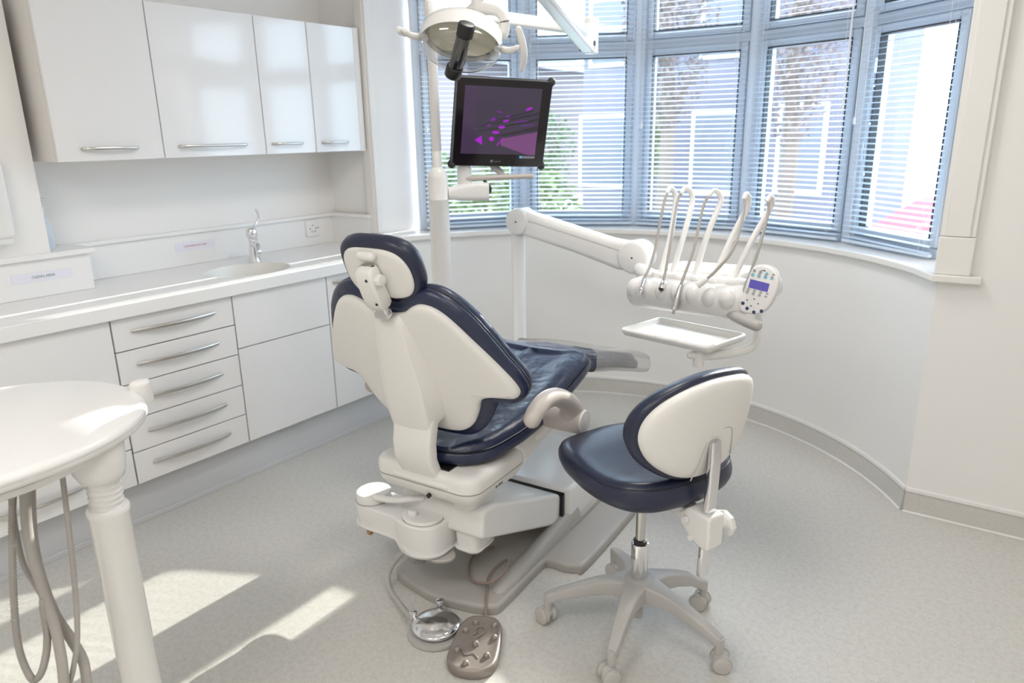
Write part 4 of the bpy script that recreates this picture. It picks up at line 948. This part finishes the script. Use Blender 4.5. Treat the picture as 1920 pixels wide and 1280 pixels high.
for s in (-1, 1):
    m = M().tube([lh(s*.100, .02, -.005), lh(s*.135, .045, .012), lh(s*.155, .055, .03)], [.010, .009, .008], 12); hn = m.build('handle', WHITEG, LH)
    if s > 0: M().tube([lh(.152, .045, .078), lh(.166, .054, .05), lh(.176, .058, .015), lh(.176, .056, -.03)], [.009, .010, .010, .008], 12).build('grip', WHITEG, hn)
    else: M().tube([lh(-.150, .052, .02), lh(-.158, .07, .035), lh(-.160, .085, .05)], [.009, .009, .009], 12).build('grip', WHITEG, hn)
# monitor
MC = Vector((-1.779, 2.329, 1.547))
MR = Matrix.Rotation(R(55.4), 3, 'Z') @ Matrix.Rotation(R(13.8), 3, 'X') @ Matrix.Rotation(R(2.7), 3, 'Y')
def mn(x, y, z): return MC + MR @ Vector((x, y, z))
MO = thing('monitor', 'black framed flat monitor with purple image, hanging from an arm on the lamp pole', 'monitor', (-1.779, 2.329, 1.38), R(55.4))
MW, MH = .385, .335
m = M(); m.slab(rrect(MW, MH, .006, 3), 0, .034, .003, lambda x, y, z: mn(x, .034-z, y), r0=.004); MB_ = m.build('casing', mat('monitor_casing', (.10, .10, .105), .35), MO, ang=50)
m = M(); m.slab(rrect(MW-.006, MH-.006, .005, 3), 0, .0025, .001, lambda x, y, z: mn(x, .0005-z, y), r0=0); m.build('bezel', SCRB, MO, ang=50)
for sx in (-1, 1):
    for sz in (-1, 1):
        m = M(); m.sphere(mn(sx*(MW/2-.004), .012, sz*(MH/2-.004)), .017, 14, 10, (1, 1, 1)); m.build('corner_bumper', DARK, MB_)
SX0, SX1, SZ0, SZ1 = -.160, .150, -.118, .138
m = M(); m.add([mn(SX0, -.0024, SZ0), mn(SX1, -.0024, SZ0), mn(SX1, -.0024, SZ1), mn(SX0, -.0024, SZ1)], [[0, 1, 2, 3]])
SCN = m.build('screen', scr('screen_purple', (.062, .046, .078), .75), MO)
def sp(u, v, e): return mn(SX0 + (SX1-SX0)*u, -.0026 - e, SZ1 + (SZ0-SZ1)*v)
img = [scr('img_magenta', (.55, .02, .78), .62), scr('img_violet', (.25, .03, .42), .6), scr('img_mauve', (.21, .075, .22), .75), scr('img_dark', (.040, .034, .046), .7), scr('img_plum', (.072, .044, .092), .75)]
m = M()
def poly(L, mi, e=.0): m.cur = mi; m.add([sp(u, v, e) for u, v in L], [list(range(len(L)))])
def blob(u, v, a, b, ang, mi, e=.0006):
    m.cur = mi; n = 14; L = []
    for k in range(n):
        x, y = a*math.cos(2*PI*k/n), b*math.sin(2*PI*k/n); L.append((u + x*math.cos(ang) - y*math.sin(ang), v + x*math.sin(ang) + y*math.cos(ang)))
    m.add([sp(p, q, e) for p, q in L], [list(range(n))])
poly([(0, 0), (.18, 0), (.14, .5), (.16, 1), (0, 1)], 4)
poly([(.52, .76), (1, .64), (1, 1), (.9, 1), (.52, .86)], 2, .0002)
for (u0, v0, u1, v1, w) in ((.16, .60, 1, .36, .018), (.2, .66, 1, .45, .02), (.45, .72, 1, .58, .03), (.25, .55, .9, .33, .012)):
    poly([(u0, v0), (u1, v1-w), (u1, v1+w), (u0, v0+w*.6)], 3, .0003)
for a in ((.85, .30, .05, .018, -.45, 0), (.56, .49, .042, .016, -.3, 0), (.51, .585, .048, .02, -.1, 0), (.44, .665, .052, .02, -.05, 0), (.39, .765, .034, .034, 0, 0), (.39, .475, .036, .026, -.4, 1), (.58, .42, .034, .014, -.2, 1), (.46, .36, .04, .012, .25, 1), (.34, .565, .03, .014, -.2, 1), (.76, .49, .10, .008, -.16, 1), (.85, .545, .10, .006, -.12, 1), (.17, .61, .02, .006, -.1, 1)): blob(*a)
poly([(.17, .79), (.255, .72), (.275, .86)], 0, .0006); poly([(.46, .86), (.545, .745), (.56, .75), (.475, .865)], 0, .0006)
m.build('screen_image', img, SCN)
m = M(); m.add([mn(*p) for p in ((.095, -.0027, -.132), (.150, -.0027, -.132), (.150, -.0027, -.1225), (.095, -.0027, -.1225))], [[0, 1, 2, 3]]); m.cur = 1
m.add([mn(*p) for p in ((.085, -.0027, -.132), (.096, -.0027, -.132), (.096, -.0027, -.1225), (.085, -.0027, -.1225))], [[0, 1, 2, 3]]); m.build('status_bar', [scr('bar_grey', (.20, .20, .21), .8), scr('bar_blue', (.10, .38, .62), .9)], SCN)
LOGO = mat('logo_grey', (.22, .21, .22), .4)
lettering('logo_lettering', 'neovo', .011, frame(mn(-.005, -.0024, -.146), MR @ Vector((1, 0, 0)), MR @ Vector((0, 0, 1))), LOGO, MO)
m = M().cyl(mn(-.030, -.0018, -.1455), mn(-.030, -.0026, -.1455), .0056, 20); m.build('logo_disc', LOGO, MO)
m = M()
for k in range(6): m.cyl(mn(.178, -.0018, -.03-.017*k), mn(.178, -.0023, -.03-.017*k), .0013, 8)
m.build('touch_keys', mat('touch_red', (.22, .03, .04), .4), MO)
# arm to the pole, mount, handle bar
AMP = Vector((lx, ly, 0))
m = M(); rr = []
for (p, w, h) in ((Vector((-1.948, 2.190, 1.285)), .05, .045), (Vector((-1.93, 2.235, 1.288)), .07, .065), (Vector((-1.88, 2.29, 1.29)), .07, .075), (Vector((-1.845, 2.318, 1.288)), .062, .07)):
    dd = Vector((.75, .66, 0)); nn = Vector((.66, -.75, 0)); rr.append([p + nn*a + Vector((0, 0, b)) for a, b in rrect(w, h, .018, 4)])
m.loft(rr); m.build('support_arm', WHITEG, MO, ang=50)
m = M().cyl((-1.925, 2.265, 1.30), (-1.925, 2.265, 1.40), .030, 24, bev=.004); m.build('mount_post', WHITEG, MO)
m = M().tube([mn(-.02, .03, -.10), mn(-.01, .035, -.17), mn(.02, .015, -.195)], [.022, .020, .016], 14, flat=.6); m.build('neck', GREYP, MO)
hb0, hb1 = mn(-.135, .0, -.205), mn(.135, .0, -.205)
hb0 = Vector((-1.905, 2.255, 1.341)); hb1 = Vector((-1.735, 2.462, 1.343))
m = M().tube([hb0, (hb0+hb1)/2, hb1], .0105, 14, 4); m.build('grab_bar', TAUPE, MO)
m = M().tube([(-1.86, 2.31, 1.33), (-1.845, 2.325, 1.305), (-1.85, 2.33, 1.285), (-1.87, 2.315, 1.27)], .006, 10); m.build('cable', DARK, MO)

# ------------------------------------------------------------------ assistant cart in the left foreground
CA = thing('assistant_cart', 'white oval-topped instrument column with hanging grey hoses, cut off by the lower left picture edge', 'instrument column', (-1.545, .592, 0))
o = even(ccw(ell(.305, .355, 80, -1.745, .415, 2.15)), 110)
m = M(); m.slab(o, .902, .936, .016, n=5, r0=.014); CT = m.build('oval_top', WHITEP, CA, ang=60)
m = M(); m.slab(ell(.26, .30, 60, -1.74, .42), .868, .904, .012, r0=.02); m.build('under_shell', WHITEP, CT, ang=60)
m = M(); rings = []
for z, w, dd, ox in ((.905, .070, .060, -.02), (.87, .066, .056, -.014), (.84, .055, .050, -.006), (.825, .046, .044, 0), (.82, .036, .036, 0)):
    rings.append([(-1.545+ox + w*math.cos(2*PI*k/32), .592 + dd*math.sin(2*PI*k/32), z) for k in range(32)])
m.loft([[Vector(p) for p in r] for r in rings]); m.build('column_head', WHITEP, CA, ang=60)
m = M(); pr = [(0, .70), (.034, .70), (.034, .755)]
for k in range(5): pr += [(.0345, .757+.012*k), (.0318, .759+.012*k), (.0318, .767+.012*k), (.0345, .769+.012*k)]
pr += [(.0345, .83), (0, .83)]
m.lathe(pr, (-1.545, .592, 0), seg=36); m.build('bellows', WHITEP, CA, ang=40)
m = M().lathe([(0, .0), (.0405, .0), (.0405, .738), (.043, .742), (.043, .752), (.039, .757), (.034, .757), (0, .75)], (-1.545, .592, 0), seg=40); m.build('column', WHITEG, CA, ang=40)
m = M().lathe([(0, 0), (.20, 0), (.20, .02), (.15, .04), (.05, .055), (0, .055)], (-1.545, .592, 0), seg=44); m.build('base_disc', WHITEG, CA, ang=40)
m = M(); m.slab(ell(.020, .026, 24, -1.712, .778), .90, .955, .012, r0=.0); m.build('corner_knob', WHITEP, CT, ang=60)
m = M(); m.loft([[(-1.66 + a, .475 + b, z) for a, b in rrect(.12-q, .07-q, .02, 4)] for z, q in ((.87, 0), (.825, .01))]); m.v = [Vector(p) for p in m.v]; m.build('hose_manifold', GREYP, CA, bevel=.004)
hz_ = dict(h1=([(-1.733, .477, .84), (-1.715, .471, .766), (-1.697, .461, .699), (-1.673, .455, .632), (-1.636, .462, .576), (-1.60, .468, .53)], .006),
 h2=([(-1.648, .470, .85), (-1.645, .449, .775), (-1.620, .414, .625), (-1.593, .392, .509), (-1.563, .391, .446), (-1.549, .401, .442), (-1.543, .417, .475), (-1.547, .432, .525), (-1.557, .440, .60)], .0065),
 h3=([(-1.633, .479, .84), (-1.611, .457, .725), (-1.572, .449, .624), (-1.537, .446, .541), (-1.515, .438, .474), (-1.504, .430, .430), (-1.490, .415, .34), (-1.47, .40, .20), (-1.46, .41, .05), (-1.48, .45, .014)], .0105),
 h4=([(-1.674, .505, .84), (-1.662, .481, .716), (-1.636, .469, .630), (-1.596, .467, .542), (-1.556, .476, .483), (-1.528, .480, .439), (-1.512, .473, .38), (-1.49, .462, .22), (-1.485, .46, .05), (-1.50, .50, .014)], .0105),
 h5=([(-1.600, .540, .86), (-1.596, .537, .843), (-1.562, .515, .713), (-1.537, .497, .611), (-1.517, .476, .511), (-1.513, .454, .443), (-1.515, .439, .405), (-1.52, .42, .34), (-1.54, .41, .30)], .0055))
for k, (pts, r) in hz_.items(): M().tube(pts, r, 12, 8).build('hose', HOSE, CA)
m = M()
P5 = cr(hz_['h2'][0], 10)
for i in range(2, len(P5)-2):
    for q in (0, .5):
        c = P5[i] + (P5[i+1]-P5[i])*q; t = (P5[i+1]-P5[i]).normalized(); m.cyl(c - t*.0012, c + t*.0012, .0074, 12)
m.build('corrugation', HOSE, [x for x in CA.children if x.name.startswith('hose')][1])

# ------------------------------------------------------------------ unseen ceiling panels, added as fill light
PANEL = mat('fill_panel_glow', (.9, .9, .9), .5, emis=(1.0, .965, .92), estr=1.6)
for k, (x, y) in enumerate(((-1.15, 2.2), (.15, 1.1), (-1.2, -.4), (.25, -.7))):
    L = thing('ceiling_fill_panel', 'unseen square white ceiling panel added as fill light', 'fill light', (x, y, ZC-.03), group='added ceiling fill panels')
    m = M(); m.b2((x-.32, y-.32, ZC-.03), (x+.32, y+.32, ZC-.001)); m.build('frame', WHITEP, L, bevel=.004)
    m = M(); m.add([(x-.29, y-.29, ZC-.0305), (x+.29, y-.29, ZC-.0305), (x+.29, y+.29, ZC-.0305), (x-.29, y+.29, ZC-.0305)], [[3, 2, 1, 0]]); m.build('diffuser', PANEL, L)

# ------------------------------------------------------------------ outside
GZ = -.75
GR = mat('garden_paving', (.50, .50, .48), .8, var=(3, .15)); LAWN = mat('lawn', (.16, .25, .07), .9, var=(8, .3))
m = M().b2((-40, 4.4, GZ-.1), (25, 60, GZ)); struct(m.build('ground', GR))
m = M().b2((-24, 6.5, GZ), (-5.2, 11, GZ+.015)); o = m.build('lawn', LAWN); tag(o, 'strip of lawn outside below the bay window', 'lawn'); o['kind'] = 'stuff'
BRICK = mat('brick_pale', (.20, .165, .175), .85, var=(6, .15)); REND = mat('render_grey', (.165, .15, .185), .85, var=(2, .1)); ROOF = mat('roof_slate', (.13, .12, .145), .7, var=(5, .2)); DGL = mat('dark_pane', (.16, .16, .19), .6); WFR = mat('white_frame', (.75, .75, .75), .5)
def house(label, x0, x1, y, dep, h, ridge, mt, wins, roofdir='x'):
    H = thing('house', label, 'house', ((x0+x1)/2, y+dep/2, GZ))
    m = M().b2((x0, y, GZ), (x1, y+dep, h)); m.build('walls', mt, H)
    e = .3
    if roofdir == 'x': m = M().prism([(y-e, h-.12), (y+dep+e, h-.12), (y+dep/2, ridge)], lambda a, b: (x0-e, a, b), lambda a, b: (x1+e, a, b))
    else: m = M().prism([(x0-e, h-.12), (x1+e, h-.12), ((x0+x1)/2, ridge)], lambda a, b: (a, y-e, b), lambda a, b: (a, y+dep+e, b))
    m.build('roof', ROOF, H)
    for (wx, wz, ww, wh_) in wins:
        m = M().b2((wx-ww/2-.08, y-.04, wz-.08), (wx+ww/2+.08, y+.02, wz+wh_+.08)); f = m.build('window', WFR, H)
        m = M().b2((wx-ww/2, y-.06, wz), (wx+ww/2, y-.03, wz+wh_)); m.build('pane', DGL, f)
house('grey rendered house beyond the two middle windows', -9.4, -3.4, 15.5, 7, 5.6, 7.6, REND, [(-8.8, .3, 1.2, 1.5), (-5.9, .2, 1.3, 1.6), (-8.6, 3.0, 1.1, 1.3), (-5.9, 3.0, 1.1, 1.3), (-4.3, .3, .8, 1.6)])
house('brown brick house with a steep gable beyond the left windows', -22.5, -14.2, 17, 7, 3.6, 5.6, BRICK, [(-20, .6, 1.2, 1.3), (-16.5, .6, 1.4, 1.4), (-18, 2.6, 1.2, 1.0)], 'y')
house('low pale building beyond the rightmost window', -1.9, 6.5, 26, 7, 1.8, 2.9, REND, [(-.6, .2, 1.3, 1.2), (2, .2, 1.3, 1.2)])
LEAF = [mat('leaf_olive', (.15, .18, .07), .7), mat('leaf_green', (.09, .14, .05), .7), mat('leaf_rust', (.17, .13, .125), .7)]
BARK = mat('bark', (.16, .12, .10), .9)
def foliage(c, rad, n, s, mt, parent, name='foliage'):
    m = M()
    for _ in range(n):
        while True:
            p = Vector((random.uniform(-1, 1), random.uniform(-1, 1), random.uniform(-1, 1)))
            if p.length < 1: break
        p = Vector(c) + Vector((p.x*rad[0], p.y*rad[1], p.z*rad[2]))
        a = Vector((random.gauss(0, 1), random.gauss(0, 1), random.gauss(0, 1))).normalized(); b = a.orthogonal().normalized(); q = s*random.uniform(.6, 1.3)
        m.add([p - a*q, p + b*q*.5, p + a*q, p - b*q*.5], [[0, 1, 2, 3]])
    return m.build(name, mt, parent)
def tree(x, y, h, rad, n, mt, label, s=.055):
    T = thing('tree', label, 'tree', (x, y, GZ), group='trees outside the bay window')
    m = M().tube([(x, y, GZ), (x+.05, y, h*.3), (x-.05, y+.05, h*.62), (x, y, h*.9)], [.16, .13, .10, .04], 10); m.build('trunk', BARK, T)
    m = M()
    for k in range(7):
        a = k*2.4; z = h*(.35+.07*k); m.tube([(x, y, z), (x+rad[0]*.45*math.cos(a), y+rad[1]*.45*math.sin(a), z+.5), (x+rad[0]*.8*math.cos(a), y+rad[1]*.8*math.sin(a), z+.8)], [.06, .04, .015], 7, 4)
    m.build('branches', BARK, T)
    foliage((x, y, h*.68), rad, n, s, mt, T, 'leaves')
tree(-5.9, 12.6, 5.0, (.8, 1.0, 1.9), 2600, LEAF[2], 'rust-leaved tree seen through the middle window')
tree(-3.65, 12.4, 4.3, (.75, .9, 1.7), 2200, LEAF[2], 'slim brown tree seen through the second window from the right')
tree(-6.9, 13.9, 2.0, (.45, .6, 1.0), 1300, LEAF[0], 'small olive-green tree at the left of the middle window')
tree(-9.4, 13.4, 1.7, (1.0, .8, .9), 1500, LEAF[1], 'green bushy tree seen below the monitor edge')
for (x, y, w, h, lab) in ((-8.7, 11.7, 1.6, 1.5, 'olive hedge below the second window from the left'), (-11.8, 12.5, 1.6, 1.6, 'green hedge behind the lamp pole'), (-3.2, 11.2, .8, .45, 'low green hedge under the second window from the right')):
    H = thing('hedge', lab, 'hedge', (x, y, GZ)); foliage((x, y, GZ+h/2+.1), (w, .5, h/2+.2), 1600, .09, LEAF[0 if 'olive' in lab else 1], H)
    m = M(); m.tube([(x-w*.7, y, GZ), (x, y, GZ+h*.5), (x+w*.7, y, GZ+.05)], .04, 6, 3); m.build('stems', BARK, H)
# red car parked outside at the right
CR_ = thing('car', 'red car parked outside, seen low in the rightmost window', 'car', (-.6, 9.6, GZ), R(18))
CP = mat('car_red', (.55, .05, .06), .25, coat=.5)
m = M(); 
prof = [(-2.0, .35), (-2.05, .75), (-1.9, .95), (-1.1, 1.02), (-.55, 1.42), (.75, 1.46), (1.5, 1.05), (2.0, .95), (2.1, .6), (2.05, .35)]
m.prism(prof, lambda a, b: (a, -.82, b), lambda a, b: (a, .82, b)); m.build('body', CP, CR_, world=False, bevel=.09, seg=4)
m = M().prism([(-.95, 1.05), (-.5, 1.36), (.7, 1.40), (1.25, 1.07)], lambda a, b: (a, -.835, b), lambda a, b: (a, .835, b)); m.build('side_glass', DGL, CR_, world=False, bevel=.02)
for sx in (-1.3, 1.3):
    for sy in (-.78, .78):
        m = M().cyl((sx, sy-.1, .32), (sx, sy+.1, .32), .32, 24, bev=.03); m.build('wheel', DARK, CR_, world=False)

# ------------------------------------------------------------------ light and camera
W = bpy.data.worlds.new('sky'); SC.world = W; W.use_nodes = True
nt = W.node_tree; bg = nt.nodes['Background']; bg.inputs['Color'].default_value = (.64, .81, 1.0, 1); bg.inputs['Strength'].default_value = 7.5
s = bpy.data.lights.new('sun', 'SUN'); s.energy = 9.5; s.angle = R(.6); s.color = (1.0, .95, .88)
so_ = bpy.data.objects.new('sun', s); COL.objects.link(so_)
el = R(23.6); dirv = Vector((.015, -math.cos(el), -math.sin(el)))
so_.rotation_euler = dirv.to_track_quat('-Z', 'Y').to_euler(); so_.location = (0, 12, 8)
for k, (x, y) in enumerate(((-1.15, 2.2), (.15, 1.1), (-1.2, -.4), (.25, -.7))):  # fill lamps added below the unseen ceiling panels
    a = bpy.data.lights.new('panel_fill_lamp', 'AREA'); a.shape = 'SQUARE'; a.size = .58; a.energy = (14 if x < -.5 else 8) if y > 1 else 15; a.color = (1.0, .965, .925)
    ao = bpy.data.objects.new('panel_fill_lamp', a); COL.objects.link(ao); ao.location = (x, y, ZC-.035)

cam = bpy.data.cameras.new('camera'); co = bpy.data.objects.new('camera', cam); COL.objects.link(co)
cam.sensor_width = 36; cam.lens = 1351.5177/1920*36; cam.clip_start = .02; cam.clip_end = 200
co.matrix_world = Matrix(((.80234752, -.15350633, .57677922, 0), (.59662943, .23296959, -.76795735, 0), (-.0164857, .96029213, .27850897, 1.515), (0, 0, 0, 1)))
cam.dof.use_dof = True; cam.dof.focus_distance = 2.05; cam.dof.aperture_fstop = 3.2
SC.camera = co
SC.view_settings.view_transform = 'Standard'; SC.view_settings.look = 'None'; SC.view_settings.gamma = 1; SC.view_settings.use_curve_mapping = False
SC.view_settings.exposure = .17
SC.cycles.max_bounces = 14; SC.cycles.diffuse_bounces = 6; SC.cycles.transparent_max_bounces = 24; SC.cycles.glossy_bounces = 5
SC.cycles.use_denoising = True; SC.cycles.caustics_reflective = False; SC.cycles.caustics_refractive = False; SC.cycles.sample_clamp_indirect = 6
